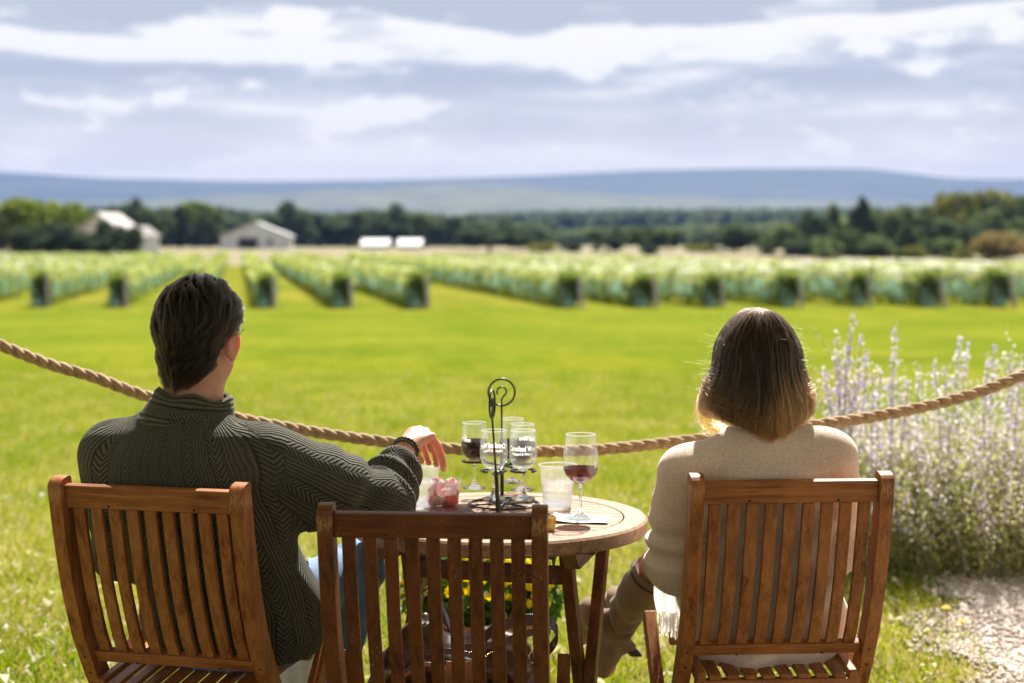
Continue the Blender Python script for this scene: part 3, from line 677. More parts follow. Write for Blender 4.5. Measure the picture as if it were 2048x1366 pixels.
def vine_row(i, p, lab, LROW=150):
    e = empty('vine_row', p); vr = random.Random(i*7+int(p.x*10)); e.scale = (vr.uniform(.82, 1.2), 1, vr.uniform(.90, 1.08)); e.rotation_euler[2] = math.atan2(-ROWDIR.x, ROWDIR.y); tag(e, lab, 'vine row', 'netted vine rows of the vineyard')
    c = rowcache[i % 3] if LROW == 150 else [cut(rowcache[i % 3][0], LROW), cut(rowcache[i % 3][1], LROW), None]
    if c[2] is None:
        A, B = c[0], c[1]
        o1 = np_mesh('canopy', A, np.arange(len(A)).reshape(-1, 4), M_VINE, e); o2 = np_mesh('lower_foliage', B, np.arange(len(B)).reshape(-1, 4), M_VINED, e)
        b = MB(); rr = random.Random(i)
        for sg in (-1, 1):
            vs = []; n = max(int(LROW), 4)
            for k in range(n+1):
                y = k*LROW/n; w1 = rr.uniform(.02, .14); w0 = rr.uniform(-.05, .12)
                vs += [(sg*(.42+w0), y, .22+rr.uniform(-.14, .30)), (sg*(.50+w1), y, .75), (sg*(.44+w1), y, 1.18+rr.uniform(-.15, .25))]
            b.add(vs, [(3*k+j, 3*k+3+j, 3*k+4+j, 3*k+1+j) for k in range(n) for j in range(2)])
        b.add([(-.62, -.45, .10), (-.2, -.62, .06), (.1, -.60, .10), (-.1, -.55, .75), (-.50, -.4, 1.0)], [(0, 1, 2, 3, 4)])
        o3 = b.build('netting', M_NET, e, True)
        b = MB(); b.tube([(.42, -.65, 0), (.36, -.35, 1.5)], .10, 8); 
        o4 = b.build('end_post', M_POST, e)
        b = MB()
        for z in (.7, 1.15, 1.5): b.tube([(.05, -.2, z), (.05, LROW, z)], .006, 4)
        o5 = b.build('trellis_wire', M_POST, e)
        vs = []; n = max(int(LROW*.75), 4)       # net over the canopy top, its sunlit glow put into the pale colour
        for k in range(n+1):
            y = k*LROW/n; up_ = rr.uniform(-.08, .12)
            vs += [(-.36+rr.uniform(-.05, .05), y, 1.25), (-.25, y, 1.62+up_), (.0, y, 1.78+up_), (.25, y, 1.62+up_), (.36+rr.uniform(-.05, .05), y, 1.25)]
        b = MB(); b.add(vs, [(5*k+j, 5*k+5+j, 5*k+6+j, 5*k+1+j) for k in range(n) for j in range(4)]); o7 = b.build('top_netting', M_NET2, e, True)
        q, f = leaf_cloud(1100, [((-.05, -.12, .60), (.58, .40, .62)), ((0, 0, 1.10), (.60, .4, .38)), ((-.25, -.2, .45), (.35, .3, .45))], .17, seed=i+3, shell=.2)
        o6 = np_mesh('end_foliage', q, f, leafm['mid'], e)
        c[2] = [(o.name.split('.')[0], o.data) for o in (o1, o2, o3, o4, o5, o6, o7)]
    else:
        for nm, d in c[2]:
            o = bpy.data.objects.new(nm, d); COL.objects.link(o); o.parent = e
ORD = ['first', 'second', 'third', 'fourth', 'fifth', 'sixth', 'seventh', 'eighth', 'ninth', 'tenth', 'eleventh', 'twelfth', 'thirteenth', 'fourteenth', 'fifteenth', 'sixteenth', 'seventeenth', 'eighteenth', 'nineteenth', 'twentieth', 'twenty-first', 'twenty-second']
lefts = [836, 685, 533, 388, 239, 84, -66, -216, -366, -516, -666, -816]; rights = [1140, 1288, 1425, 1578, 1718, 1858, 1998, 2140, 2285, 2430, 2575, 2720, 2865, 3010, 3155, 3300, 3450, 3600, 3750, 3900]
for i, x in enumerate(lefts):
    Y = 74+random.uniform(-.5, 1.3); p = P(x, 615, Y); p.z = gz(Y); vine_row(i, p, ORD[i]+' netted vine row left of the open grass avenue')
for i, x in enumerate(rights):
    Y = 75+.15*i+random.uniform(-.8, .9); p = P(x, 615, Y); p.z = gz(Y); L_ = (31*90-(p.x*90+(p.y-95)*32.4))/(ROWDIR.x*90+ROWDIR.y*32.4)
    if L_ > 0: L_ = 0
    A_ = ROWDIR.x*90+ROWDIR.y*32.4; L_ = (31*90-(p.x*90+(p.y-95)*32.4))/A_
    L_ = min(L_, 149) if A_ > 0 else 149
    if L_ > 4: vine_row(i+1, p, ORD[i]+' netted vine row right of the open grass avenue', L_)

# ================================================================ sage bush at right
def sage():
    e = empty('sage_bush', (2.22, 7.15, 0)); tag(e, 'big hazy sage bush with pale lavender flower spikes by the gravel', 'flowering bush')
    r = np.random.default_rng(5); n = 720; st = MB(); fl_c = []; fl_s = []; fl_t = []; lf_c = []
    for i in range(n):
        a = r.uniform(0, 6.28); q = math.sqrt(r.uniform(0, 1)); bx, by = .55*q*math.cos(a), .42*q*math.sin(a)
        L = r.uniform(.55, 1.0)*(1.0 if r.random() < .93 else 1.18); out_ = .52*q+r.normal(0, .10); tx = bx+out_*math.cos(a)*1.35; ty = by+out_*math.sin(a)
        z1 = L*math.sqrt(max(.35, 1-.42*q*q))
        pts = [np.array((bx+(tx-bx)*u**1.3+.012*math.sin(9*u+i), by+(ty-by)*u**1.3+.012*math.cos(8*u+i*2), z1*u)) for u in np.linspace(0, 1, 6)]
        if i % 3 == 0: st.tube(pts, [.0035, .003, .0026, .002, .0016, .001], 4)
        P_ = np.array(pts)
        for u in r.uniform(.33, 1.0, 38):
            k = min(int(u*5), 4); fr = u*5-k; c = P_[k]*(1-fr)+P_[k+1]*fr; w_ = .022*(1.05-u)+.004
            fl_c.append(c+r.normal(0, 1, 3)*w_); fl_s.append(.0066*r.uniform(.6, 1.3)); fl_t.append(r.random())
        for u in r.uniform(.05, .80, 20):
            k = min(int(u*5), 4); fr = u*5-k; lf_c.append(P_[k]*(1-fr)+P_[k+1]*fr+r.normal(0, 1, 3)*.035)
    def spike(X, Yv, Z, lean):   # the tall separate spikes seen against the lawn
        b0 = np.array((X*.6, Yv, .2)); b1 = np.array((X, Yv, Z)); b0[0] = X-lean*.8
        pts = [b0*(1-u)+b1*u+np.array((lean*.12*math.sin(3*u), 0, 0)) for u in np.linspace(0, 1, 7)]; st.tube(pts, [.003]*6+[.001], 4); P_ = np.array(pts)
        for u in r.uniform(.40, 1.0, 130):
            k = min(int(u*6), 5); fr = u*6-k; c = P_[k]*(1-fr)+P_[k+1]*fr; w_ = .009+.006*math.sin(u*50)
            fl_c.append(c+r.normal(0, 1, 3)*w_); fl_s.append(.009*r.uniform(.6, 1.3)); fl_t.append(r.random()*(.62 if u > .6 else 1))
    for (px, py, Y, ln) in [(1703, 622, 6.9, .10), (1675, 660, 6.8, -.1), (1693, 690, 6.9, .05), (1722, 665, 6.8, .12), (1790, 640, 7.0, .03), (1650, 735, 6.8, -.2), (1672, 700, 6.9, -.1), (1760, 735, 6.9, .02), (1745, 745, 6.8, .0), (1920, 672, 7.1, .12), (1935, 690, 7.2, .16), (1870, 720, 7, -.12), (1890, 735, 7.1, -.1), (2021, 700, 7.2, .05), (1975, 715, 7.2, .04), (1838, 730, 7, .02), (2040, 725, 7.1, .05), (1710, 745, 6.8, .1), (1660, 780, 6.75, -.15), (1990, 690, 7.4, .1), (1815, 760, 7, .1), (1780, 740, 7, -.05), (1735, 700, 7, .1), (1683, 720, 6.9, .05), (1700, 760, 6.8, 0)]:
        p = P(px, py, Y); spike(p.x-2.22, Y-7.15, p.z, ln)
    st.build('stems', simple('sage_stem', (.34, .32, .24), (.25, .24, .18), 40, .8, 0), e)
    def quads(c, s, nm, mt):
        c = np.array(c); s = np.array(s)[:, None]; N = len(c); u = r.normal(size=(N, 3)); u /= np.linalg.norm(u, axis=1)[:, None]; v_ = np.cross(u, r.normal(size=(N, 3))); v_ /= np.linalg.norm(v_, axis=1)[:, None]
        q = np.stack([c-u*s, c+v_*s*.7, c+u*s, c-v_*s*.7], 1).reshape(-1, 3); return np_mesh(nm, q, np.arange(4*N).reshape(-1, 4), mt, e)
    fl_c = np.array(fl_c); fl_s = np.array(fl_s); ft = np.array(fl_t); pale = ft > .13
    quads(fl_c[pale], fl_s[pale], 'pale_bracts', leafmat('sage_bract', (.66, .60, .66), (.64, .60, .54), .45, vary=0))
    quads(fl_c[~pale], fl_s[~pale]*1.1, 'flowers', leafmat('sage_flower', (.38, .30, .66), (.50, .40, .72), .4, vary=0))
    quads(lf_c, [.011]*len(lf_c), 'foliage', leafmat('sage_leaf', (.34, .35, .14), (.42, .40, .18), .45, vary=0))
    q, f = leaf_cloud(8500, [((0, .05, .28), (.92, .52, .27)), ((-.45, 0, .28), (.5, .42, .26)), ((.5, -.1, .25), (.5, .42, .24))], .04, seed=4, shell=.3); q[:, 2] = np.abs(q[:, 2])
    np_mesh('lower_leaves', q, f, leafmat('sage_low_leaf', (.22, .25, .09), (.38, .37, .17), .4, vary=0), e)
sage()
# ================================================================ chairs
def chairwood(d, m_, l): return [wood('teak_%s' % 'xyz'[a], d, m_, l, a) for a in range(3)]
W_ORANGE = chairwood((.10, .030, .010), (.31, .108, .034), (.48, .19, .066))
W_SHADED = chairwood((.050, .014, .007), (.145, .046, .018), (.21, .072, .028))  # same teak darkened; the porch roof's shade is put into the colour
M_BOLT = simple('bolt_hole', (.02, .012, .01), None, 5, .6, 0)
PROF = [(.94, -.008), (.93, -.006), (.80, .020), (.66, .052), (.54, .092), (.44, .142), (.30, .225), (.15, .318), (.0, .412)]  # (z, y) of the back post
def prof_y(z):
    a = sorted(PROF); return float(np.interp(z, [q[0] for q in a], [q[1] for q in a]))
def folding_chair(loc, rz, W, label):
    """local: +Y faces forward, origin on the ground under the top rail"""
    wx, wy, wz = W; e = empty('folding_chair', loc, rz); tag(e, label, 'chair', 'folding wooden chairs round the table')
    zs = np.linspace(0, .908, 26)
    for sx in (-1, 1):
        x = sx*.2275; pts = [(x, prof_y(z)+.006*math.sin(z*6), z) for z in zs]; hd = [.027]*len(pts)
        for zz, h in ((.915, .0262), (.921, .0235), (.926, .018), (.929, .008)):
            pts.append((x, prof_y(zz), zz)); hd.append(h)
        MB().bar(pts, (1, 0, 0), .0165, hd).build('back_post', wz, e, bevel=.003)
    y0 = prof_y(.885)+.006*math.sin(.885*6)
    def rail(z0, z1, nm, th=.011):
        pa = V((0, prof_y(z0)+.006*math.sin(z0*6), z0)); pc = V((0, prof_y(z1)+.006*math.sin(z1*6), z1)); b = MB(); L = .211
        b.bar([pa+V((-L, 0, 0)), pa+V((L, 0, 0))], (pc-pa), .0, th) if False else None
        up = (pc-pa)/2; mid = (pa+pc)/2; n = up.cross(V((1, 0, 0))).normalized()*th
        vs = [mid+V((sx*L, 0, 0))+su*up+sn*n for sx in (-1, 1) for su in (-1, 1) for sn in (-1, 1)]
        b.add(vs, [(0, 1, 3, 2), (4, 6, 7, 5), (0, 4, 5, 1), (2, 3, 7, 6), (0, 2, 6, 4), (1, 5, 7, 3)])
        o = b.build(nm, wx, e, bevel=.003)
        bb = MB()
        for x in (-.10, .115):
            c = pa+(pc-pa)*.14+V((x, 0, 0))-n*1.03; bb.sphere(c, .0036, 8, 4, (1, .35, 1))
        bb.build('screw', M_BOLT, o)
    rail(.858, .912, 'top_rail'); rail(.462, .490, 'lower_rail')
    for i in range(9):
        x = (i-4)*.0452; pts = [(x, prof_y(z)+.006*math.sin(z*6), z) for z in np.linspace(.491, .857, 9)]
        MB().bar(pts, (1, 0, 0), .0146, .0065).build('slat', wz, e, bevel=.002)
    # seat: slats run front to back between two cross rails, curved side rails
    s = empty('seat'); s.parent = e
    def seat_y(y): return .408+.022*math.sin((y-.14)*5.2)
    for sx in (-1, 1):
        pts = [(sx*.19, y, seat_y(y)) for y in np.linspace(.10, .50, 9)]; MB().bar(pts, (1, 0, 0), .011, .017).build('side_rail', wy, s, bevel=.003)
    for y in (.115, .485): MB().box((-.205, y-.014, seat_y(y)-.036), (.205, y+.014, seat_y(y)-.004)).build('cross_rail', wx, s, bevel=.003)
    b = MB()
    for i in range(8):
        x = (i-3.5)*.0445; b.bar([(x, y, seat_y(y)+.004) for y in np.linspace(.10, .50, 7)], (1, 0, 0), .0155, .006)
    b.build('seat_slats', wy, s, bevel=.002)
    for sx in (-1, 1):
        MB().bar([(sx*.2625, .475, .478), (sx*.2625, .36, .36), (sx*.2625, .18, .17), (sx*.2625, .02, 0)], (1, 0, 0), .0155, .022).build('leg', wz, e, bevel=.003)
    MB().box((-.247, .085, .085), (.247, .115, .11)).build('stretcher', wx, e, bevel=.003)
    b = MB()
    for sx in (-1, 1):
        for z in (.88, .475, .43):
            b.sphere((sx*.2275, prof_y(z)-.0275, z), .0048, 8, 4, (1, .35, 1))
    b.build('screws', M_BOLT, e)
    return e
folding_chair((-.838, 3.59, 0), -R(14), W_ORANGE, 'orange-brown slatted folding chair under the man in the dark sweater')
folding_chair((.663, 3.70, 0), R(4), W_ORANGE, 'orange-brown slatted folding chair under the woman in beige')
folding_chair((-.168, 3.29, -.008), -R(4), W_SHADED, 'shade-darkened brown folding chair in the middle holding a handbag')

# ================================================================ table
TX, TY, TZ, TR, TROT = -.035, 4.2, .74, .40, -R(14)
wt = [wood('weathered_teak_%s' % 'xyz'[a], (.12, .060, .035), (.33, .195, .12), (.43, .28, .185), a, rough=.5, wear=False) for a in range(3)]
wl = chairwood((.055, .018, .008), (.15, .052, .020), (.24, .095, .038))
tb = empty('table', (TX, TY, 0), TROT); tag(tb, 'round weathered teak folding table carrying the wine flight', 'table')
top = empty('tabletop'); top.parent = tb
seg = 8
for i in range(seg):    # ring made of butted curved pieces
    b = MB(); vs = []; n = 12; a0 = 2*math.pi*i/seg+.0016; a1 = 2*math.pi*(i+1)/seg-.0016
    for k in range(n+1):
        a = a0+(a1-a0)*k/n; c_, s_ = math.cos(a), math.sin(a)
        for (r_, z) in ((.338, TZ-.026), (.338, TZ-.002), (.340, TZ), (TR-.006, TZ), (TR, TZ-.006), (TR, TZ-.034), (TR-.005, TZ-.040), (.360, TZ-.040)):
            vs.append((r_*c_, r_*s_, z))
    fs = []
    for k in range(n):
        for j in range(8): fs.append((8*k+j, 8*k+8+j, 8*k+8+(j+1) % 8, 8*k+(j+1) % 8))
    fs += [tuple(range(7, -1, -1))[::-1], tuple(8*n+j for j in range(7, -1, -1))]
    b.add(vs, fs); b.build('rim', wt[0], top)
b = MB(); wsl = .044; r_in = .3345
for i in range(-8, 9):
    y0, y1 = i*wsl-wsl/2+.0022, i*wsl+wsl/2-.0022; y0 = max(y0, -r_in+.004); y1 = min(y1, r_in-.004)
    if y1-y0 < .01: continue
    vs = []; n = 6
    for k in range(n+1):
        y = y0+(y1-y0)*k/n; x = math.sqrt(max(r_in**2-y*y, 1e-5)); vs += [(-x, y, TZ-.0215), (x, y, TZ-.0215), (x, y, TZ-.001), (-x, y, TZ-.001)]
    fs = [(0, 1, 2, 3), tuple(4*n+j for j in (3, 2, 1, 0))]
    for k in range(n):
        for j in range(4): fs.append((4*k+j, 4*k+4+j, 4*k+4+(j+1) % 4, 4*k+(j+1) % 4))
    b.add(vs, fs)
b.build('top_slats', wt[0], top)
for y in (-.16, .16): MB().box((-.30, y-.02, TZ-.060), (.30, y+.02, TZ-.0275)).build('batten', wl[0], tb, bevel=.002)
for x in (-.255, .245):   # cleats with angled ends
    MB().add([(x-.02, -.27, TZ-.0405), (x+.02, -.27, TZ-.0405), (x+.02, .27, TZ-.0405), (x-.02, .27, TZ-.0405), (x-.02, -.20, TZ-.095), (x+.02, -.20, TZ-.095), (x+.02, .20, TZ-.095), (x-.02, .20, TZ-.095)],
             [(0, 1, 2, 3), (7, 6, 5, 4), (0, 4, 5, 1), (1, 5, 6, 2), (2, 6, 7, 3), (3, 7, 4, 0)]).build('cleat', wl[1], tb, bevel=.002)
for sx in (-1, 1):
    MB().bar([(sx*.215, -.14, TZ-.062), (sx*.222, -.02, .36), (sx*.23, .12, 0)], (1, 0, 0), .0155, .022).build('leg', wl[2], tb, bevel=.003)
    MB().bar([(sx*.257, .16, TZ-.098), (sx*.257, .0, .36), (sx*.257, -.13, 0)], (1, 0, 0), .0155, .022).build('leg', wl[2], tb, bevel=.003)
MB().box((-.199, -.118, .583), (.199, -.098, .632)).build('stretcher', wl[0], tb, bevel=.003)
MB().box((-.199, .03, .12), (.199, .05, .16)).build('stretcher', wl[0], tb, bevel=.003)
M_CLIP = simple('grey_plastic', (.16, .17, .18), (.12, .12, .13), 30, .5, 0)
b = MB(); b.box((.150, -.145, TZ-.085), (.185, -.115, TZ-.0615))
for x in (.151, .178): b.add([(x, -.145, TZ-.085), (x+.007, -.145, TZ-.085), (x+.0035, -.145, TZ-.108), (x, -.125, TZ-.085), (x+.007, -.125, TZ-.085), (x+.0035, -.125, TZ-.108)], [(0, 1, 2), (5, 4, 3), (0, 2, 5, 3), (1, 4, 5, 2)])
b.build('clip', M_CLIP, tb)

# ================================================================ rope
rp_pts = [(-420, 545), (-200, 612), (0, 690), (100, 729), (188, 754), (276, 787), (420, 825), (617, 862), (740, 880), (899, 897), (1000, 902), (1092, 903), (1200, 899), (1303, 889), (1500, 866), (1697, 841), (1824, 819), (1950, 787), (2048, 750), (2250, 672), (2450, 585)]
xs = [p[0] for p in rp_pts]; ys_ = [p[1] for p in rp_pts]
def cr(t_):   # smooth interpolation of the sag
    k = np.clip(np.searchsorted(xs, t_)-1, 1, len(xs)-3); x0, x1, x2, x3 = xs[k-1:k+3]; y0, y1, y2, y3 = ys_[k-1:k+3]
    u = (t_-x1)/(x2-x1); m1 = (y2-y0)/(x2-x0)*(x2-x1); m2 = (y3-y1)/(x3-x1)*(x2-x1)
    return (2*u**3-3*u**2+1)*y1+(u**3-2*u**2+u)*m1+(-2*u**3+3*u**2)*y2+(u**3-u**2)*m2
cen = [P(x, cr(x), 4.75) for x in np.linspace(-400, 2440, 300)]
# resample by length and lay three strands round it
Ls = [0]
for a, c in zip(cen[:-1], cen[1:]): Ls.append(Ls[-1]+(c-a).length)
n = int(Ls[-1]/.006); C3 = np.array([list(p) for p in cen]); sN = np.linspace(0, Ls[-1], n); Cn = np.stack([np.interp(sN, Ls, C3[:, j]) for j in range(3)], 1)
kk = np.ones(15)/15; Cn = np.stack([np.convolve(np.pad(Cn[:, j], 7, 'edge'), kk, 'valid') for j in range(3)], 1)
b = MB()
for st in range(3):
    pts = []
    for i in range(n):
        t_ = Cn[min(i+1, n-1)]-Cn[max(i-1, 0)]; t_ = t_/np.linalg.norm(t_); a = np.cross(t_, [0, 0, 1]); a /= np.linalg.norm(a); u = np.cross(a, t_); q = -2*math.pi*(sN[i]/.118+st/3)
        pts.append(Cn[i]+(a*math.cos(q)+u*math.sin(q))*.0086)
    b.tube(pts, .0101, 10)
m, t, out = newmat('manila_rope'); co = t.coord('Object', (30, 200, 200)); f = t.noise(co, 3, 5, .7); f2 = t.noise(t.coord('Object'), 60, 3)
c = t.ramp(t.m('MULTIPLY', t.m('ADD', f, f2), .5), [(.32, (.16, .085, .038)), (.5, (.40, .25, .125)), (.68, (.62, .45, .26))]); bb = princ(t, out, c, .75, Sheen_Weight=.3); bump(t, bb, f, .8, .003)
rope = b.build('rope', m, None, True); tag(rope, 'thick twisted manila rope sagging across the view behind the table', 'rope')
# loose fibres
N = 900; idx = rng.integers(10, n-10, N); base = Cn[idx]+rng.normal(0, 1, (N, 3))*.009; d = rng.normal(0, 1, (N, 3)); d /= np.linalg.norm(d, axis=1)[:, None]
fib = np.stack([base+d*u*.012+np.array([0, 0, .003])*u*u for u in (0, .4, .8, 1.3)], 1); hair_obj('fibres', fib, .00018, simple('rope_fibre', (.62, .46, .26), None, 5, .6, 0), rope)

# ================================================================ glass things
def thin_glass(name, tint=(1, 1, 1), refl=.9, haze=0., body=.0):
    """thin clear wall: lets light straight through, mirrors it at grazing angles"""
    m, t, out = newmat(name); tr = t.n('ShaderNodeBsdfTransparent'); tr.inputs[0].default_value = (*tint, 1); g = t.n('ShaderNodeBsdfGlossy'); g.inputs['Roughness'].default_value = .03; g.inputs[0].default_value = (1, 1, 1, 1)
    lw = t.n('ShaderNodeLayerWeight'); lw.inputs[0].default_value = .35
    fr = t.m('ADD', t.m('MULTIPLY', t.m('POWER', lw.outputs['Facing'], 2.2), refl*.8), .05)
    mx = t.n('ShaderNodeMixShader'); t.l(fr, mx.inputs[0]); t.l(tr.outputs[0], mx.inputs[1]); t.l(g.outputs[0], mx.inputs[2]); res = mx.outputs[0]
    if haze:
        d = t.n('ShaderNodeBsdfDiffuse'); d.inputs[0].default_value = (.85, .87, .90, 1); tl = t.n('ShaderNodeBsdfTranslucent'); tl.inputs[0].default_value = (.9, .92, .95, 1); a = t.n('ShaderNodeMixShader'); t.l(d.outputs[0], a.inputs[1]); t.l(tl.outputs[0], a.inputs[2]); a.inputs[0].default_value = .6
        m2 = t.n('ShaderNodeMixShader'); t.l(t.m('ADD', t.m('MULTIPLY', lw.outputs['Facing'], .25), haze), m2.inputs[0]); t.l(res, m2.inputs[1]); t.l(a.outputs[0], m2.inputs[2]); res = m2.outputs[0]
    t.l(res, out.inputs[0]); return m
M_GLASS = thin_glass('clear_glass', (.95, .97, .965), .95, .012); M_CUP = thin_glass('clear_plastic', (.96, .97, .98), .8, .09)
m, t, out = newmat('solid_glass'); g = t.n('ShaderNodeBsdfGlass'); g.inputs['IOR'].default_value = 1.48; g.inputs['Roughness'].default_value = .01; g.inputs[0].default_value = (.97, .99, .98, 1); t.l(g.outputs[0], out.inputs[0]); M_SOLID = m
def wine_mat(name, c1, tr):
    m, t, out = newmat(name); g = t.n('ShaderNodeBsdfGlass'); g.inputs['IOR'].default_value = 1.33; g.inputs[0].default_value = (*c1, 1); g.inputs['Roughness'].default_value = .02
    a = t.n('ShaderNodeBsdfTransparent'); a.inputs[0].default_value = (*tr, 1); d = t.n('ShaderNodeBsdfTranslucent'); d.inputs[0].default_value = (.22, .008, .02, 1)
    mx = t.n('ShaderNodeMixShader'); mx.inputs[0].default_value = .35; t.l(g.outputs[0], mx.inputs[1]); t.l(a.outputs[0], mx.inputs[2])
    m3 = t.n('ShaderNodeMixShader'); m3.inputs[0].default_value = .12; t.l(mx.outputs[0], m3.inputs[1]); t.l(d.outputs[0], m3.inputs[2]); t.l(m3.outputs[0], out.inputs[0]); return m
M_WINE = wine_mat('red_wine', (.045, .002, .004), (.05, .003, .005)); M_ROSE = wine_mat('light_red_wine', (.32, .03, .05), (.40, .05, .07))
M_RIM = thin_glass('cup_rim', (.95, .96, .97), .9, .45)  # wine glass lips; their sparkle is put in as whitish colour
M_PRINT = leafmat('white_print', (.90, .90, .90), (.88, .88, .88), .6, vary=0)
def text_on(txt, size, R_of, z0, ang, parent, name='lettering', bold=.0):
    """letters bent round the bowl"""
    cu = bpy.data.curves.new('t', 'FONT'); cu.body = txt; cu.size = size; cu.align_x = 'CENTER'; cu.offset = bold; cu.resolution_u = 3; cu.space_line = .85
    o = bpy.data.objects.new('t', cu); COL.objects.link(o); dg = bpy.context.evaluated_depsgraph_get(); dg.update(); me = bpy.data.meshes.new_from_object(o.evaluated_get(dg)); bpy.data.objects.remove(o)
    for v in me.vertices:
        x, y = v.co.x*.72, v.co.y; z = z0+y; r_ = R_of(z)+.0006; a = ang+x/r_
        v.co = (r_*math.sin(a), -r_*math.cos(a), z)
    return link(name, me, M_PRINT, parent)
def wine_glass(p, Hh, rb, rim, base_r, zb, label, wine=None, wl=.0, logo=None, rot=0):
    e = empty('wine_glass', p, rot); tag(e, label, 'wine glass', 'wine glasses on the table')
    def bowl(z):   # radius of the bowl at height z
        u = min(max((z-zb)/(Hh-zb), 0), 1)
        return float(np.interp(u, [0, .03, .10, .20, .32, .45, .62, .8, 1], [.004, .30*rb, .60*rb, .86*rb, .98*rb, rb, .97*rb, (rb+rim)/2*.985, rim]))
    zs = np.linspace(zb, Hh, 30); outer = [(bowl(z), z) for z in zs]
    MB().lathe(outer, 48).build('bowl', M_GLASS, e, True)
    rimt = MB(); rimt.lathe([(rim-.0013, Hh-.001), (rim-.0008, Hh+.0008), (rim+.0008, Hh+.0008), (rim+.0013, Hh-.001)], 48, closed=True); rimt.build('lip', M_RIM, e, True)
    prof = [(0, 0), (base_r*.98, 0), (base_r, .0015), (base_r*.97, .003), (base_r*.5, .0075), (.009, .014), (.0052, .024), (.0040, .035), (.0038, zb*.75), (.0050, zb-.006), (.0085, zb+.001), (.0, zb+.002)]
    MB().lathe(prof, 40).build('stem', M_SOLID, e, True)
    if wine is not None:
        n = 12; top_ = zb+wl*(Hh-zb); zz = [zb+.003+(top_-zb-.003)*i/n for i in range(n+1)]
        pr = [(0, zz[0])]+[(max(bowl(z)-.0011, .001), z) for z in zz]+[(0, top_)]
        MB().lathe(pr, 44).build('wine', wine, e, True)
    if logo:
        for (tx, sz, z0, a, bo) in logo: text_on(tx, sz, bowl, z0, a, e, bold=bo)
    return e
zg = .771   # small glasses hang in the carrier a little above the table
SM = dict(Hh=.190, rb=.0385, rim=.0335, base_r=.0335, zb=.078)
LOGO = lambda a: [('Crooked Vine', .0200, .137, a, .0006), ('Vineyard & Winery', .0108, .1255, a, .0002)]
wine_glass((-.050, 4.28, zg), label='empty front left glass in the wire carrier, its print seen reversed', logo=LOGO(math.pi+.1), **SM)
wine_glass((.031, 4.28, zg), label='front right glass in the wire carrier with readable white print', logo=LOGO(-.10), **SM)
wine_glass((-.108, 4.47, zg), label='glass of dark red wine at the left of the wire carrier', wine=M_WINE, wl=.56, logo=LOGO(-1.35), **SM)
wine_glass((.030, 4.435, zg), label='glass with red wine right behind the printed front glass', wine=M_WINE, wl=.54, logo=LOGO(2.3), **SM)
wine_glass((.000, 4.575, zg), label='rearmost glass of the wire carrier, mostly hidden', wine=M_WINE, wl=.44, **SM)
wine_glass((.182, 4.124, TZ+.0035), .226, .0475, .039, .039, .092, 'large separate wine glass with a little light red wine on the napkin', wine=M_ROSE, wl=.34, logo=[('2016', .013, .150, .95, .0003), ('Vine', .010, .140, .95, .0001)])

# iron carrier
M_IRON = simple('black_iron', (.012, .012, .013), (.02, .02, .021), 60, .35, .3, .0006)
ca = empty('glass_carrier', (-.022, 4.38, TZ)); tag(ca, 'black wrought iron wine flight carrier with two looped handles', 'glass carrier')
def circ(c, r_, n=36, plane='xy', a0=0, a1=2*math.pi, rot=0):
    o = []
    for i in range(n+1):
        a = a0+(a1-a0)*i/n; u, w_ = r_*math.cos(a), r_*math.sin(a)
        if plane == 'xy': o.append(V((c[0]+u, c[1]+w_, c[2])))
        else: o.append(V((c[0]+u*math.cos(rot), c[1]+u*math.sin(rot), c[2]+w_)))
    return o
b = MB(); b.tube(circ((0, -.01, .0035), .098)[:-1], .0032, 8, True)
for a in range(3):
    q = a*math.pi/3+.3; b.tube([(.098*math.cos(q), -.01+.098*math.sin(q), .0035), (-.098*math.cos(q), -.01-.098*math.sin(q), .0035)], .0028, 6)
b.build('base_ring', M_IRON, ca, True)
zr = .110; b = MB()
for (gx, gy) in ((-.050, 4.28), (.031, 4.28), (-.108, 4.47), (.030, 4.435), (.0, 4.575)):
    cx, cy = gx+.022, gy-4.38; d = math.atan2(-cy, -cx)
    b.tube(circ((cx, cy, zr), .0340, 26, 'xy', d-2.85, d+2.85), .0036, 8)
    b.tube([(cx+.034*math.cos(d), cy+.034*math.sin(d), zr), (0, -.0, zr)], .0036, 6)
b.build('ring_holder', M_IRON, ca, True)
def handle(base, topz, dx, rot, hook):
    x0, y0 = base[0]+.022, base[1]-4.38; zt = topz-TZ; b = MB()
    b.tube([(x0, y0, .003), (x0+dx*.35, y0, zr+.004)], .0058, 10); o = b.build('upright', M_IRON, ca, True)
    b = MB(); zl = zt-.0385; b.tube([(x0+dx*.35, y0, zr), (x0+dx, y0, zl)], .0028, 8)
    b.tube(circ((x0+dx, y0, zt), .0385, 40, 'v', -math.pi/2, 1.5*math.pi, rot)[:-1], .0030, 8, True)
    if hook:
        pts = [V((x0+dx, y0, zl)), V((x0+dx, y0, zl+.018))]+[V((x0+dx+.0135*math.sin(a)*math.cos(rot), y0+.0135*math.sin(a)*math.sin(rot), zt-.0+.0135*math.cos(a)*-1+.002)) for a in np.linspace(.5, 5.3, 20)]
        b.tube(pts, .0026, 8)
    b.build('handle', M_IRON, ca, True)
handle((-.0375, 4.215), 1.040, -.016, R(80), True)
handle((-.029, 4.515), 1.044, -.001, R(4), True)
MB().tube([(-.0155, -.165, zr), (0, 0, zr), (-.0065, .135, zr)], .0034, 8).build('cross_bar', M_IRON, ca, True)
MB().tube([(-.0155, -.165, .0038), (0, 0, .0038), (-.0065, .135, .0038)], .0032, 8).build('base_bar', M_IRON, ca, True)

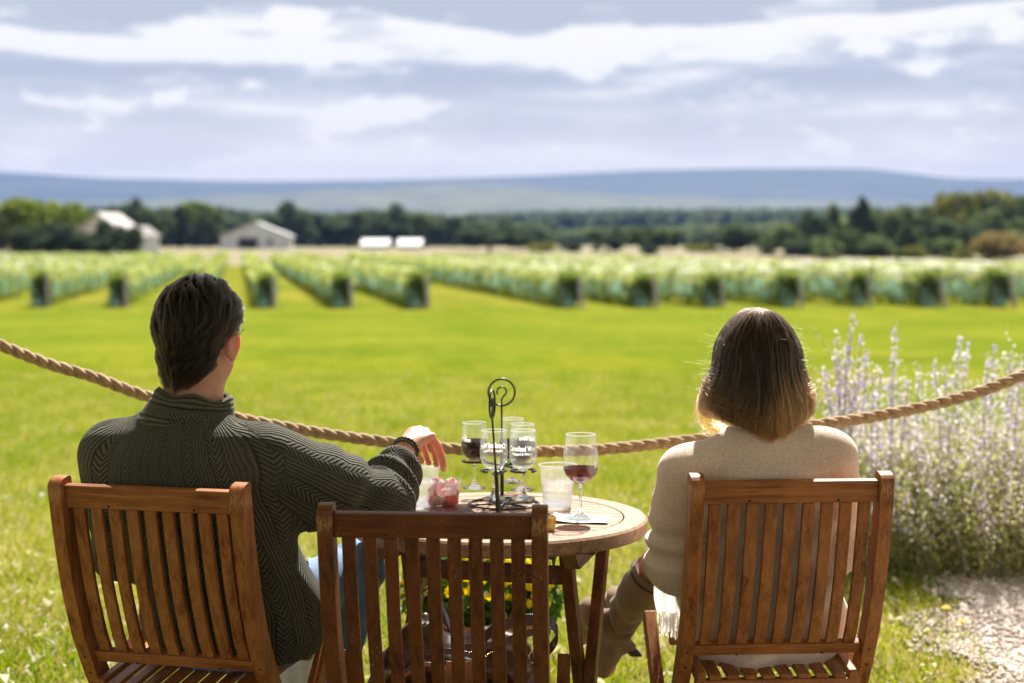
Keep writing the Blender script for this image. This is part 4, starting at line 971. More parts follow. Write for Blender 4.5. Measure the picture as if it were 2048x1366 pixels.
def plastic_cup(p, label, water):
    e = empty('plastic_cup', p); tag(e, label, 'plastic cup', 'clear plastic cups of water'); Hc, r0, r1 = .119, .0385, .0505
    pr = [(0, .002), (r0, .001), (r0+.001, .004)]
    for i in range(7): z = .030+i*.0075; pr += [(r0+(r1-r0)*z/Hc, z), (r0+(r1-r0)*z/Hc+.0008, z+.003)]
    pr += [(r1-.0004, Hc-.008), (r1, Hc-.003), (r1+.003, Hc-.002), (r1+.0035, Hc+.001), (r1+.001, Hc+.002)]
    MB().lathe(pr, 48).build('cup', M_CUP, e, True)
    MB().lathe([(r1+.0005, Hc-.001), (r1+.0035, Hc-.001), (r1+.0035, Hc+.0018), (r1+.0005, Hc+.0022)], 48, closed=True).build('rim', M_RIM, e, True)
    zt = water*Hc; MB().lathe([(0, .004), (r0-.0012, .004), (r0+(r1-r0)*water-.0014, zt), (0, zt)], 44).build('water', M_WATER, e, True)
M_RIM = thin_glass('cup_rim', (.95, .96, .97), .9, .45)
m, t, out = newmat('water'); g = t.n('ShaderNodeBsdfGlass'); g.inputs['IOR'].default_value = 1.33; g.inputs[0].default_value = (.97, .98, .99, 1); a = t.n('ShaderNodeBsdfTransparent'); d = t.n('ShaderNodeBsdfTranslucent'); d.inputs[0].default_value = (.75, .77, .80, 1)
mx = t.n('ShaderNodeMixShader'); mx.inputs[0].default_value = .5; t.l(g.outputs[0], mx.inputs[1]); t.l(a.outputs[0], mx.inputs[2]); m3 = t.n('ShaderNodeMixShader'); m3.inputs[0].default_value = .12; t.l(mx.outputs[0], m3.inputs[1]); t.l(d.outputs[0], m3.inputs[2]); t.l(m3.outputs[0], out.inputs[0]); M_WATER = m
plastic_cup((.127, 4.325, TZ), 'plastic cup of water between the carrier and the large wine glass', .62)
plastic_cup((-.252, 4.335, TZ), 'plastic cup of water under the man\'s hand', .62)

# phone, napkin, wrapped snack, little yellow box
M_PHONE = simple('phone_glass', (.008, .009, .012), None, 5, .08, 0); M_PHB = simple('phone_case', (.02, .02, .022), None, 5, .5, 0)
ph = empty('phone', (-.180, 4.205, TZ+.0005), R(14)); tag(ph, 'black phone lying flat on the table near the sleeve', 'phone')
MB().box((-.078, -.038, 0), (.078, .038, .009)).build('case', M_PHB, ph, bevel=.003); MB().box((-.074, -.034, .0092), (.074, .034, .0100)).build('screen', M_PHONE, ph)
M_NAP = simple('napkin_paper', (.85, .84, .82), (.80, .79, .77), 200, .9, .3, .0006)
vs = []; n = 14
for j in range(n+1):
    for i in range(n+1):
        x = (i/n-.5)*.155; y = (j/n-.5)*.12; z = .0012+.0012*math.sin(x*60+y*30)+(.012*max(0, (-x/.0775)-.4)**1.5+.003*max(0, -y/.06-.6)); vs.append((x, y, z))
fs = [(j*(n+1)+i, j*(n+1)+i+1, (j+1)*(n+1)+i+1, (j+1)*(n+1)+i) for j in range(n) for i in range(n)]
b = MB(); b.add(vs, fs); o = b.build('napkin', M_NAP, None, True); o.location = (.182, 4.128, TZ+.0008); o.rotation_euler[2] = R(-9); sm = o.modifiers.new('s', 'SOLIDIFY'); sm.thickness = .0006; sm.offset = 1; tag(o, 'white paper napkin lying under the large wine glass', 'napkin')
# snack: crumpled checked paper in a clear tub
sn = empty('snack_tub', (-.187, 4.325, TZ+.0012)); tag(sn, 'clear tub holding crumpled red and white snack paper', 'snack tub'); e = sn
e.location = (-.187, 4.345, TZ)
MB().lathe([(0, .001), (.030, .001), (.036, .012), (.044, .060), (.046, .076), (.048, .078)], 40).build('tub', M_CUP, e, True)
m, t, out = newmat('checked_paper'); co = t.coord('Object', (1, 1, 1)); ck = t.n('ShaderNodeTexChecker'); ck.inputs['Scale'].default_value = 30; t.l(co, ck.inputs[0]); ck.inputs[1].default_value = (.75, .03, .05, 1); ck.inputs[2].default_value = (.80, .55, .52, 1)
c = t.mix(t.ramp(t.noise(co, 22, 2), [(.40, 0.0), (.58, .8)]), ck.outputs[0], (.80, .10, .13)); bb = princ(t, out, c, .6, Subsurface_Weight=.0); M_CHK = m
F = Field((-.07, -.06, -.01), (.06, .06, .11), .0075); F.cap((-.030, -.006, .020), (-.018, 0, .066), .020, .016, .004); F.cap((.012, 0, .018), (.016, .004, .066), .024, .016, .004); F.cap((-.020, -.010, .030), (.020, -.006, .040), .022, .020, .004); F.cap((-.04, -.01, .045), (-.02, 0, .06), .010, .014, .003)
pv_, pf = F.mesh(); nn = vnormals(pv_, pf); q = vnoise(pv_, 150, 4); pv_ = pv_+nn*(q*.004)[:, None]+np.random.default_rng(2).normal(0, .0016, pv_.shape)
np_mesh('paper', pv_, pf, M_CHK, e, False)
MB().sphere((.004, -.020, .014), .010, 10, 6, (1.4, .8, .6)).build('cookie', simple('cookie', (.42, .20, .08), (.10, .05, .03), 90, .8), e, True)
yb = empty('snack_box', (.078, 3.985, TZ+.0005), R(8)); tag(yb, 'small yellow patterned paper tray at the table edge, crumbs on top', 'snack box')
m, t, out = newmat('yellow_card'); co = t.coord('Object', (1, 1, 1)); mp = t.n('ShaderNodeMapping'); mp.inputs['Rotation'].default_value = (0, R(45), 0); t.l(co, mp.inputs[0]); ck = t.n('ShaderNodeTexChecker'); ck.inputs['Scale'].default_value = 62; t.l(mp.outputs[0], ck.inputs[0]); ck.inputs[1].default_value = (.85, .42, .04, 1); ck.inputs[2].default_value = (.88, .66, .25, 1)
princ(t, out, ck.outputs[0], .6); b = MB(); o4 = [(-.034, -.022), (.034, -.022), (.034, .022), (-.034, .022)]; b.add([(x*.85, y*.85, 0) for x, y in o4]+[(x, y, .034) for x, y in o4]+[(x*.94, y*.94, .034) for x, y in o4]+[(x*.8, y*.8, .002) for x, y in o4],
    [(3, 2, 1, 0)]+[(i, (i+1) % 4, 4+(i+1) % 4, 4+i) for i in range(4)]+[(4+i, 4+(i+1) % 4, 8+(i+1) % 4, 8+i) for i in range(4)]+[(8+i, 8+(i+1) % 4, 12+(i+1) % 4, 12+i) for i in range(4)]+[(12, 13, 14, 15)]); b.build('tray', m, yb)
b = MB(); rr = random.Random(3)
for i in range(26): b.sphere((rr.uniform(-.026, .026), rr.uniform(-.015, .015), .012+rr.uniform(.012, .026)), rr.uniform(.003, .006), 7, 5, (1, .8, .7))
b.build('crumbs', simple('green_crumbs', (.12, .13, .05), (.35, .25, .12), 120, .8), yb, True)

# ================================================================ flower pot behind the table
fp = empty('flower_pot', (-.105, 5.25, 0)); tag(fp, 'terracotta pot of yellow mums on the lawn beyond the table', 'flower pot')
MB().lathe([(0, .001), (.135, 0), (.165, .17), (.185, .172), (.190, .215), (.172, .216), (.150, .19), (0, .185)], 40).build('pot', simple('terracotta', (.52, .20, .09), (.42, .15, .07), 14, .8, .3), fp, True)
lob = [((0, 0, .315), (.25, .23, .15)), ((-.11, 0, .29), (.16, .14, .12)), ((.12, -.02, .285), (.16, .14, .12))]
q, f = leaf_cloud(3800, lob, .036, seed=21, shell=.5); np_mesh('leaves', q, f, leafmat('mum_leaf', (.05, .12, .025), (.10, .19, .05), .3, vary=0), fp)
def flowers(N, sub, size, seed, zmin=None):
    r = np.random.default_rng(seed); c = []; fcs = []; vs = []
    for i in range(N):
        c0, rad = lob[r.integers(0, 3)]; d = r.normal(size=3); d[2] = abs(d[2])*.8+.05; d /= np.linalg.norm(d); c = np.array(c0)+d*np.array(rad)*1.06
        u = np.cross(d, [0, 1, .3]); u /= np.linalg.norm(u); w_ = np.cross(d, u); n0 = len(vs)
        vs.append(c+d*.006)
        for k in range(10):
            a = 2*math.pi*k/10; rr_ = size*(1 if k % 2 else .72); vs.append(c+(u*math.cos(a)+w_*math.sin(a))*rr_)
        for k in range(10): fcs.append((n0, n0+1+k, n0+1+(k+1) % 10))
    return np.array(vs), np.array(fcs)
a, f = flowers(330, 1, .017, 2); o = np_mesh('blooms', a, f, leafmat('mum_yellow', (.85, .62, .01), (.88, .70, .04), .3, vary=0), fp); o['kind'] = 'stuff'
a, f = flowers(110, 1, .010, 8); o = np_mesh('pale_buds', a, f, leafmat('mum_pale', (.75, .78, .62), (.60, .70, .45), .3, vary=0), fp); o['kind'] = 'stuff'

# ================================================================ handbag on the middle chair
LEA = simple('dark_leather', (.045, .018, .014), (.022, .009, .009), 25, .30, .5, .002, Coat_Weight=.25, Coat_Roughness=.25)
LEB = simple('tan_leather', (.30, .20, .13), (.20, .13, .085), 25, .38, .4, .001)
M_GOLD = simple('brass', (.75, .52, .20), (.6, .4, .14), 30, .25, 0, Metallic=1.0)
hb = empty('handbag', (-.110, 3.55, .445), -R(4)); tag(hb, 'slouchy dark brown leather handbag with straps on the middle chair seat', 'handbag')
F = Field((-.25, -.16, -.03), (.25, .2, .30), .005)
F.ell((0, 0, .055), (.165, .085, .070), k=.03); F.ell((-.095, 0, .09), (.075, .06, .075), k=.03); F.ell((.06, .01, .085), (.10, .055, .055), k=.03); F.ell((-.14, .01, .045), (.075, .07, .055), k=.03)
F.cap((-.12, 0, .12), (-.095, .01, .165), .030, .012, .02); F.cap((.03, .01, .12), (.075, .01, .150), .028, .010, .02)
a, f = F.mesh(); nn = vnormals(a, f); a = a+nn*(vnoise(a, 60, 3)*.0045)[:, None]-nn*(np.clip(np.sin(a[:, 0]*90+a[:, 2]*60), .6, 1)*.004)[:, None]; np_mesh('bag_body', a, f, LEA, hb, True)
def strap(pts, wdir, hw, nm='strap', mt=None, n=60):
    pts = [V(p) for p in pts]; out_ = []
    for i in range(n+1):
        u = i/n*(len(pts)-1); k = min(int(u), len(pts)-2); fr = u-k; p0 = pts[max(k-1, 0)]; p1 = pts[k]; p2 = pts[k+1]; p3 = pts[min(k+2, len(pts)-1)]
        out_.append(.5*((2*p1)+(p2-p0)*fr+(2*p0-5*p1+4*p2-p3)*fr*fr+(3*p1-p0-3*p2+p3)*fr**3))
    return MB().bar(out_, wdir, hw, .0022).build(nm, mt or LEA, hb, bevel=.0012)
strap([(.02, -.02, .10), (.07, -.03, .150), (.14, -.02, .172), (.20, .0, .160), (.212, .02, .120), (.175, .03, .075), (.12, .02, .06)], (0, .35, 1), .013)
strap([(.0, -.06, .115), (.08, -.06, .125), (.15, -.05, .150), (.2, -.03, .150)], (0, .3, 1), .009)
strap([(-.13, .0, .10), (-.115, .02, .19), (-.085, .03, .232), (-.06, .03, .20), (-.035, .02, .14), (-.02, .01, .10)], (.3, 1, 0), .010)
strap([(-.16, -.07, .05), (-.10, -.085, .10), (-.03, -.09, .115), (.05, -.085, .10)], (0, .25, 1), .007, mt=LEA)
strap([(-.17, -.06, .02), (-.12, -.088, .06), (-.07, -.092, .085), (.02, -.092, .05)], (0, .25, 1), .005, mt=LEB)
fl = MB().add([(-.03, -.098, .095), (.045, -.098, .095), (.052, -.098, .045), (.01, -.100, .015), (-.035, -.098, .045)], [(0, 1, 2, 3, 4)]).build('flap', LEB, hb); sm = fl.modifiers.new('s', 'SOLIDIFY'); sm.thickness = .003
def ringo(c, r_, rot=0, flat=1.0, rr=.0016):
    pts = [V((c[0]+r_*math.cos(a)*math.cos(rot), c[1]+r_*math.cos(a)*math.sin(rot), c[2]+r_*flat*math.sin(a))) for a in np.linspace(0, 2*math.pi, 24, endpoint=False)]
    MB().tube(pts, rr, 6, True).build('buckle', M_GOLD, hb, True)
ringo((.165, -.01, .085), .016, .3); ringo((-.085, .03, .228), .010, .9); ringo((-.150, -.07, .06), .011, .4); ringo((.01, -.103, .035), .010, .1); ringo((.09, .02, .165), .013, 1.2); ringo((.035, -.104, .012), .011, 0)
b = MB()
for i in range(34): x = -.03+.12*i/33; b.sphere((x, -.088, .108+.006*math.sin(i*.5)), .0022, 6, 4)
b.build('zip_teeth', M_GOLD, hb, True)

# pale canvas tote standing on the grass beyond the left chair
tt = empty('tote_bag', (-.665, 4.72, 0), R(8)); tag(tt, 'pale beige canvas bag standing on the grass behind the left chair seat', 'bag')
F = Field((-.14, -.10, -.02), (.14, .10, .30), .004); F.loft([(.005, 0, 0, .100, .055), (.10, 0, 0, .108, .060), (.20, 0, 0, .100, .040), (.262, 0, 0, .098, .022)], 0, .02, 3.2)
a, f = F.mesh(); nn = vnormals(a, f); a = a+nn*(.005*np.sin(a[:, 0]*130+2*vnoise(a, 12, 3))*np.clip(a[:, 2]/.1, 0, 1)+.003*vnoise(a, 35, 4))[:, None]
M_CANV = simple('canvas', (.50, .43, .33), (.42, .36, .27), 60, .95, .5, .002); np_mesh('bag_body', a, f, M_CANV, tt, True)
for y in (-.03, .03): MB().bar([(-.045, y, .24), (-.043, y*.9, .29), (-.02, y*.7, .325), (.02, y*.7, .325), (.043, y*.9, .29), (.045, y, .24)], (0, 1, 0), .002, .010).build('handle', M_CANV, tt, bevel=.001)
# ================================================================ people
def skinmat(name, c1, c2):
    m, t, out = newmat(name); f = t.noise(t.coord('Object'), 28, 4); c = t.mix(t.ramp(f, [(.35, 0.0), (.7, 1.0)]), c1, c2)
    b = princ(t, out, c, .48, Subsurface_Weight=.65, Subsurface_Scale=.022, Subsurface_Radius=(1.0, .28, .12)); bump(t, b, t.noise(t.coord('Object'), 300, 3), .25, .0006); return m
SKIN_M = skinmat('skin_tanned', (.60, .34, .25), (.56, .26, .19)); SKIN_W = skinmat('skin_light', (.52, .27, .18), (.48, .22, .14))
def A(v): return np.array([v[0], v[1], v[2]], float)
def rotz(a): return Matrix.Rotation(a, 3, 'Z')

def add_head(F, c, M, s=1.0, female=False):
    """c skull centre, M head axes (x right, y forward, z up)"""
    L = lambda x, y, z: A(V(c)+M @ V((x*s, y*s, z*s)))
    F.ell(L(0, -.008, .012), (.076*s, .094*s, .094*s), M, .02)                 # cranium
    F.ell(L(0, .030, -.030), (.062*s, .062*s, .080*s), M, .03)                 # face block
    F.cap(L(-.038, .025, -.072), L(0, .072, -.098), .026*s, .018*s, .02)       # jaw
    F.cap(L(.038, .025, -.072), L(0, .072, -.098), .026*s, .018*s, .02)
    F.ell(L(0, .080, -.100), (.020*s, .014*s, .014*s), M, .015)                # chin
    F.cap(L(-.036, .076, .010), L(.036, .076, .010), .012*s, .012*s, .012)     # brow
    F.cap(L(0, .086, -.004), L(0, .108, -.040), .008*s, .011*s, .010)          # nose
    F.ell(L(-.011, .096, -.043), (.008*s,)*3, None, .006); F.ell(L(.011, .096, -.043), (.008*s,)*3, None, .006)
    for sx in (-1, 1):
        F.ell(L(sx*.034, .052, -.030), (.022*s, .026*s, .022*s), M, .02)       # cheek
        F.ell(L(sx*.031, .089, -.007), (.014*s, .012*s, .009*s), M, .008, True)  # eye socket
    F.ell(L(0, .088, -.064), (.022*s, .010*s, .0055*s), M, .006); F.ell(L(0, .087, -.074), (.019*s, .010*s, .006*s), M, .006)
    F.cap(L(-.02, .101, -.0690), L(.02, .101, -.0690), .0022*s, .0022*s, .003, True)
    for sx in (-1, 1):  # ears: shell, rim and lobe
        Me = M @ Matrix.Rotation(sx*R(-34), 3, 'Z') @ Matrix.Rotation(R(-10), 3, 'X')
        F.ell(L(sx*.086, -.006, -.028), (.0080*s, .019*s, .034*s), Me, .006)
        F.ell(L(sx*.0935, -.006, -.024), (.006*s, .011*s, .021*s), Me, .004, True)
        F.ell(L(sx*.083, .002, -.056), (.006*s, .008*s, .010*s), Me, .006)
def add_eyes(c, M, s, parent):
    for sx in (-1, 1):
        p = V(c)+M @ V((sx*.031*s, .079*s, -.007*s)); b = MB(); b.sphere(p, .0118*s, 16, 10); b.build('eye', M_EYE, parent, True)
        b = MB(); b.sphere(p+M @ V((0, .0075*s, 0)), .0062*s, 12, 8); b.build('iris', M_IRIS, parent, True)
M_EYE = simple('eye_white', (.75, .72, .70), None, 5, .2, 0); M_IRIS = simple('iris_brown', (.05, .03, .02), None, 5, .15, 0)
def add_finger(F, pts, r0):
    rs = [r0, r0*.95, r0*.9, r0*.86, r0*.74]; n = len(pts)
    for i in range(n-1): F.cap(pts[i], pts[i+1], rs[min(i, 4)], rs[min(i+1, 4)], .003)
def knit_attr(v, parts):
    """parts: list of callables returning (dist,u,v); nearest wins"""
    bd = np.full(len(v), 9.); K = np.zeros((len(v), 3))
    for k, fn in enumerate(parts):
        d, u, w_ = fn(v); m = d < bd; bd[m] = d[m]; K[m, 0] = u[m]; K[m, 1] = w_[m]; K[m, 2] = k
    return K
def knitmat(name, dark, light, period, chev, rib, row, strength=.9, dist=.0022):
    m, t, out = newmat(name); at = t.n('ShaderNodeAttribute'); at.attribute_name = 'knit'; sp = t.n('ShaderNodeSeparateXYZ'); t.l(at.outputs['Vector'], sp.inputs[0]); u, v_ = sp.outputs[0], sp.outputs[1]
    wob = t.m('MULTIPLY', t.m('SUBTRACT', t.noise(t.coord('Object'), 16, 3), .5), .012); u = t.m('ADD', u, wob); v_ = t.m('ADD', v_, wob)
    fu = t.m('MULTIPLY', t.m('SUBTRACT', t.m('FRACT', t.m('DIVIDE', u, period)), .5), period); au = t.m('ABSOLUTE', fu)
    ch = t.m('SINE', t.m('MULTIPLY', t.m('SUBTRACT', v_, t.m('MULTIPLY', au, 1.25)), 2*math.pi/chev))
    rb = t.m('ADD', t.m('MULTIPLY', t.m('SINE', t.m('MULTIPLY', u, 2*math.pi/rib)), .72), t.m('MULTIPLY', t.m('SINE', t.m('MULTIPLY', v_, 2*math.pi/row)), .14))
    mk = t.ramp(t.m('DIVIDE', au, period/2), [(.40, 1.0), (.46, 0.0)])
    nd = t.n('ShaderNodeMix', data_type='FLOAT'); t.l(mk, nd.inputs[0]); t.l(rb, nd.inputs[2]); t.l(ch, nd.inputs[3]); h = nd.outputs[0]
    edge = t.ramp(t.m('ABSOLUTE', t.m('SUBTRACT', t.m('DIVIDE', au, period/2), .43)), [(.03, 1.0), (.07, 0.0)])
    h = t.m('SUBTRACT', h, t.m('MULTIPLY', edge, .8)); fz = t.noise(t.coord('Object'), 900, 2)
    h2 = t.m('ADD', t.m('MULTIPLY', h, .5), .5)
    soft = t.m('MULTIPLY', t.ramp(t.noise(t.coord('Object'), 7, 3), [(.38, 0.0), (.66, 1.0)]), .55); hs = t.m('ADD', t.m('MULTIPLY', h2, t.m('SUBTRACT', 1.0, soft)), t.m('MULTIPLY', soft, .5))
    c = t.ramp(t.m('ADD', hs, t.m('MULTIPLY', t.m('SUBTRACT', fz, .5), .9)), [(.10, dark), (.95, light)])  # valleys darkened: crevice shade put into the yarn colour
    b = princ(t, out, c, .9, Sheen_Weight=.12, Sheen_Roughness=.6, Specular_IOR_Level=.15); bump(t, b, h2, strength, dist); return m

# ---------------------------------------------------------------- the man
man = empty('person', (-.74, 3.85, 0)); MO = V((-.74, 3.85, 0))
tag(man, 'dark-haired person in dark green cable knit sweater and jeans, arm resting on table', 'person')
def parent_keep(o, p):   # world-space meshes under an origin empty
    o.parent = p; o.matrix_parent_inverse = Matrix.Translation(-V(p.location)); return o
HC = V((-.748, 3.775, 1.262)); HM = rotz(-R(20)) @ Matrix.Rotation(R(-4), 3, 'X') @ Matrix.Rotation(R(2), 3, 'Y'); HS = 1.04
shR, elR, wrR = V((-.585, 3.715, .965)), V((-.325, 3.885, .822)), V((-.277, 4.08, .938))
shL, elL, wrL = V((-.975, 3.795, .965)), V((-.99, 3.90, .70)), V((-.80, 4.13, .60))
F = Field((-1.12, 3.5, .0), (-.12, 4.72, 1.42), .0045)
add_head(F, HC, HM, HS)
F.cap((-.790, 3.762, 1.0), (-.760, 3.772, 1.175), .076, .070, .03)
F.loft([(.46, -.70, 3.92, .16, .11), (.66, -.74, 3.86, .15, .10), (.80, -.78, 3.80, .15, .10), (.93, -.80, 3.76, .16, .10), (1.0, -.80, 3.75, .12, .08)], R(16))
F.chain([A(shR), A(elR), A(wrR)], [.045, .036, .0255], .02); F.chain([A(shL), A(elL), A(wrL)], [.045, .036, .026], .02)
# right hand, hanging from the wrist over the table
kn = [P(826, 862, 4.165), P(840, 860, 4.155), P(853, 864, 4.14), P(864, 873, 4.12)]
tips = [[P(843, 884, 4.20), P(852, 908, 4.21), P(858, 926, 4.20)], [P(860, 880, 4.19), P(870, 906, 4.20), P(873, 929, 4.19)], [P(872, 885, 4.165), P(882, 912, 4.175), P(887, 938, 4.165)], [P(878, 892, 4.135), P(886, 913, 4.14), P(889, 931, 4.135)]]
wv = A(wrR)
F.cap(wv, A(P(829, 872, 4.13)), .027, .026, .02)
for i, k in enumerate(kn):
    F.cap(wv+(A(k)-wv)*.3, A(k), .0150, .0118, .014); fr = [.0095, .0098, .0093, .0085][i]
    add_finger(F, [A(k)]+[A(q) for q in tips[i]], fr)
add_finger(F, [wv+A((.0, .02, -.006)), A(P(812, 880, 4.16)), A(P(828, 902, 4.19)), A(P(842, 922, 4.19))], .0115)
# left hand on the thigh
wl_ = A(wrL); hd = A((.55, .75, -.15)); hd /= np.linalg.norm(hd); sd2 = np.cross(hd, [0, 0, 1.])
F.cap(wl_, wl_+hd*.05, .027, .026, .02)
for i in range(4):
    o_ = sd2*(i-1.5)*.021; k = wl_+hd*.085+o_; F.cap(wl_+hd*.02+o_*.5, k, .016, .0115, .014); ln = [.038, .043, .040, .032][i]; dn = np.array([0, 0, -1.])
    add_finger(F, [k, k+hd*ln, k+hd*ln*1.6+dn*.012, k+hd*ln*1.95+dn*.030], .009)
add_finger(F, [wl_+hd*.015-sd2*.02, wl_+hd*.045-sd2*.045, wl_+hd*.08-sd2*.05, wl_+hd*.095-sd2*.045], .0115)
# legs
hipR, knR, anR = V((-.655, 3.98, .525)), V((-.425, 4.31, .575)), V((-.535, 4.22, .10))
hipL, knL, anL = V((-.80, 4.0, .515)), V((-.715, 4.40, .545)), V((-.74, 4.46, .10))
for h_, k_, a_ in ((hipR, knR, anR), (hipL, knL, anL)): F.chain([A(h_), A(k_), A(a_)], [.065, .048, .036], .03)
v, f = F.mesh(); body = np_mesh('body', v, f, SKIN_M, None, True); parent_keep(body, man)
def W(o): return parent_keep(o, man)
for o in [x for x in ()]: pass
def eyes_for(c, M, s, person):
    n0 = set(bpy.data.objects); add_eyes(c, M, s, None)
    for o in set(bpy.data.objects)-n0: parent_keep(o, person)
eyes_for(HC, HM, HS, man)
# jeans
F = Field((-1.1, 3.7, .02), (-.25, 4.7, .75), .005)
F.loft([(.42, -.71, 3.93, .175, .145), (.50, -.715, 3.93, .18, .14), (.60, -.72, 3.90, .17, .12)], R(16), .03)
F.chain([A(hipR), A(knR), A(anR)+A((0, 0, .03))], [.092, .070, .056], .03); F.chain([A(hipL), A(knL), A(anL)+A((0, 0, .03))], [.092, .070, .056], .03)
v, f = F.mesh(); nn = vnormals(v, f); d, s_, a_ = proj(v, [hipR, knR, anR])
v = v+nn*(.004*np.sin(s_*75+2*np.sin(a_))*np.exp(-((s_-.40)/.13)**2)+.0035*vnoise(v, 38, 2))[:, None]
m, t, out = newmat('denim'); f1 = t.noise(t.coord('Object'), 9, 4); wv_ = t.n('ShaderNodeTexWave'); wv_.inputs['Scale'].default_value = 240; t.l(t.coord('Object'), wv_.inputs[0])
c = t.ramp(f1, [(.35, (.055, .12, .25)), (.7, (.15, .25, .42))]); c = t.mix(t.m('MULTIPLY', wv_.outputs[0], .3), c, (.32, .40, .50)); bb = princ(t, out, c, .85); bump(t, bb, t.noise(t.coord('Object'), 45, 4), .5, .004)
W(np_mesh('jeans', v, f, m, None, True))
M_SHOE = simple('brown_shoe', (.10, .06, .04), (.07, .04, .03), 20, .5, .2); M_SOLE = simple('shoe_sole', (.30, .27, .24), None, 20, .8, .2)
for a_, yaw in ((anR, -R(25)), (anL, -R(8))):
    F = Field(A(a_)-.2, A(a_)+.26, .006); Mz = rotz(yaw); g = lambda x, y, z: A(V((a_.x, a_.y, 0))+Mz @ V((x, y, z)))
    F.cap(g(0, -.02, .045), g(0, .15, .038), .040, .036, .03); F.cap(g(0, 0, .05), g(0, 0, .11), .046, .044, .03); F.ell(g(0, -.035, .03), (.036, .036, .03), None, .02)
    v, f = F.mesh(); v[:, 2] = np.maximum(v[:, 2], .014); W(np_mesh('shoe', v, f, M_SHOE, None, True))
    b = MB(); vs = []; o_ = [(math.cos(q)*(.045-.006*math.sin(q)), math.sin(q)*.135+.055) for q in np.linspace(0, 2*math.pi, 24, endpoint=False)]
    vs = [V((a_.x, a_.y, z))+Mz @ V((x, y, 0)) for z in (.001, .020) for x, y in o_]; b.add(vs, [tuple(range(23, -1, -1)), tuple(range(24, 48))]+[(i, (i+1) % 24, 24+(i+1) % 24, 24+i) for i in range(24)]); W(b.build('sole', M_SOLE, None))
# sweater
TS = [(.445, -.705, 3.925, .215, .165), (.50, -.700, 3.915, .236, .175), (.57, -.702, 3.90, .238, .168), (.66, -.722, 3.86, .228, .152), (.80, -.765, 3.80, .222, .140), (.90, -.795, 3.762, .216, .132), (.965, -.803, 3.745, .205, .120), (1.02, -.800, 3.745, .155, .100), (1.055, -.793, 3.75, .095, .085)]
F = Field((-1.16, 3.5, .38), (-.12, 4.3, 1.16), .0045)
F.loft(TS, R(16), .04, 2.25)
up_m = (shR+elR)/2+V((0, 0, -.008)); fo_m = (elR+wrR)/2
F.chain([A(shR), A(up_m), A(elR), A(fo_m), A(wrR-(wrR-fo_m).normalized()*.085)], [.082, .084, .072, .056, .043], .045)
F.cap((-.60, 3.76, .84), A(up_m)+A((-.02, 0, -.03)), .065, .06, .06)
F.chain([A(shL), A((shL+elL)/2), A(elL), A(wrL)], [.080, .070, .062, .046], .045)
F.cap(A(shL)+A((.06, 0, .028)), (-.84, 3.75, 1.03), .05, .05, .05); F.cap(A(shR)+A((-.05, 0, .03)), (-.745, 3.745, 1.03), .05, .05, .05)
v, f = F.mesh(); nn = vnormals(v, f)
armR = [shR+V((-.10, 0, .02)), shR, up_m, elR, fo_m, wrR]; armL = [shL, elL, wrL]
dR, sR, aR = proj(v, armR[1:]); dL, sL, aL = proj(v, armL)
fold = .0098*np.sin(sR*92+1.9*np.sin(aR+.5)+vnoise(v, 14, 8)*2.2)*np.clip((sR-.33)/.05, 0, 1)*(dR < .11)
fold += .0065*np.sin(sR*68+1.3*aR)*np.exp(-((sR-.26)/.12)**2)*(dR < .12)
fold += .005*np.sin(v[:, 2]*42+v[:, 0]*38+2*vnoise(v, 6, 3))*np.exp(-((v[:, 2]-.60)/.16)**2)*(dR > .12)
fold += .0035*vnoise(v, 20, 7)
v = v+nn*fold[:, None]
# slumped folds at the hem
Tz = np.array([q[0] for q in TS]); Tx = np.array([q[1] for q in TS]); Ty = np.array([q[2] for q in TS])
def torso_uv(v):
    cx = np.interp(v[:, 2], Tz, Tx); cy = np.interp(v[:, 2], Tz, Ty); yaw = R(16); dx = v[:, 0]-cx; dy = v[:, 1]-cy
    u_ = dx*math.cos(yaw)-dy*math.sin(yaw); w_ = dx*math.sin(yaw)+dy*math.cos(yaw); an = np.arctan2(u_, -w_)
    rad = np.sqrt((u_/np.interp(v[:, 2], Tz, [q[3] for q in TS]))**2+(w_/np.interp(v[:, 2], Tz, [q[4] for q in TS]))**2)
    return (rad-1)*.15, an*.19, v[:, 2]
def arm_uv(pts, r0):
    def fn(v):
        d, s_, a_ = proj(v, pts); out_ = d-r0+np.clip(.055-s_, 0, 1)*1.2; return out_, a_*.075, s_
    return fn
K = knit_attr(v, [torso_uv, arm_uv([shR, up_m, elR, fo_m, wrR], .075), arm_uv([shL, elL, wrL], .07)])
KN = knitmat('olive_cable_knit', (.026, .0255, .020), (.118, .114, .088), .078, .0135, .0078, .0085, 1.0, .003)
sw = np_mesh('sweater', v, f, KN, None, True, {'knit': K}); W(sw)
# stand-up collar
vs = []; ks = []; fs = []; n = 72; prof_ = [(.0, .010), (.020, .004), (.045, .0), (.062, -.001), (.068, -.006), (.062, -.012), (.03, -.012), (-.01, -.006)]
a0, a1 = R(-148), R(148)
for i in range(n+1):
    a = a0+(a1-a0)*i/n; q = a+math.pi*1.5-R(10); flare = .010*max(0, abs(a)-1.9)
    for j, (z, dr) in enumerate(prof_):
        rx, ry = .112-z*.28+dr+flare, .094-z*.22+dr+flare; x = -.787+z*.35+rx*math.cos(q); y = 3.757+ry*math.sin(q); zz = 1.040+z*1.12-.018*math.cos(a)*0-.012*math.sin(a)+(.006*math.sin(a*5) if j in (3, 4, 5) else 0)
        vs.append((x, y, zz)); ks.append((z*1.1, a*.11, 0))
m_ = len(prof_)
for i in range(n):
    for j in range(m_): fs.append((i*m_+j, (i+1)*m_+j, (i+1)*m_+(j+1) % m_, i*m_+(j+1) % m_))
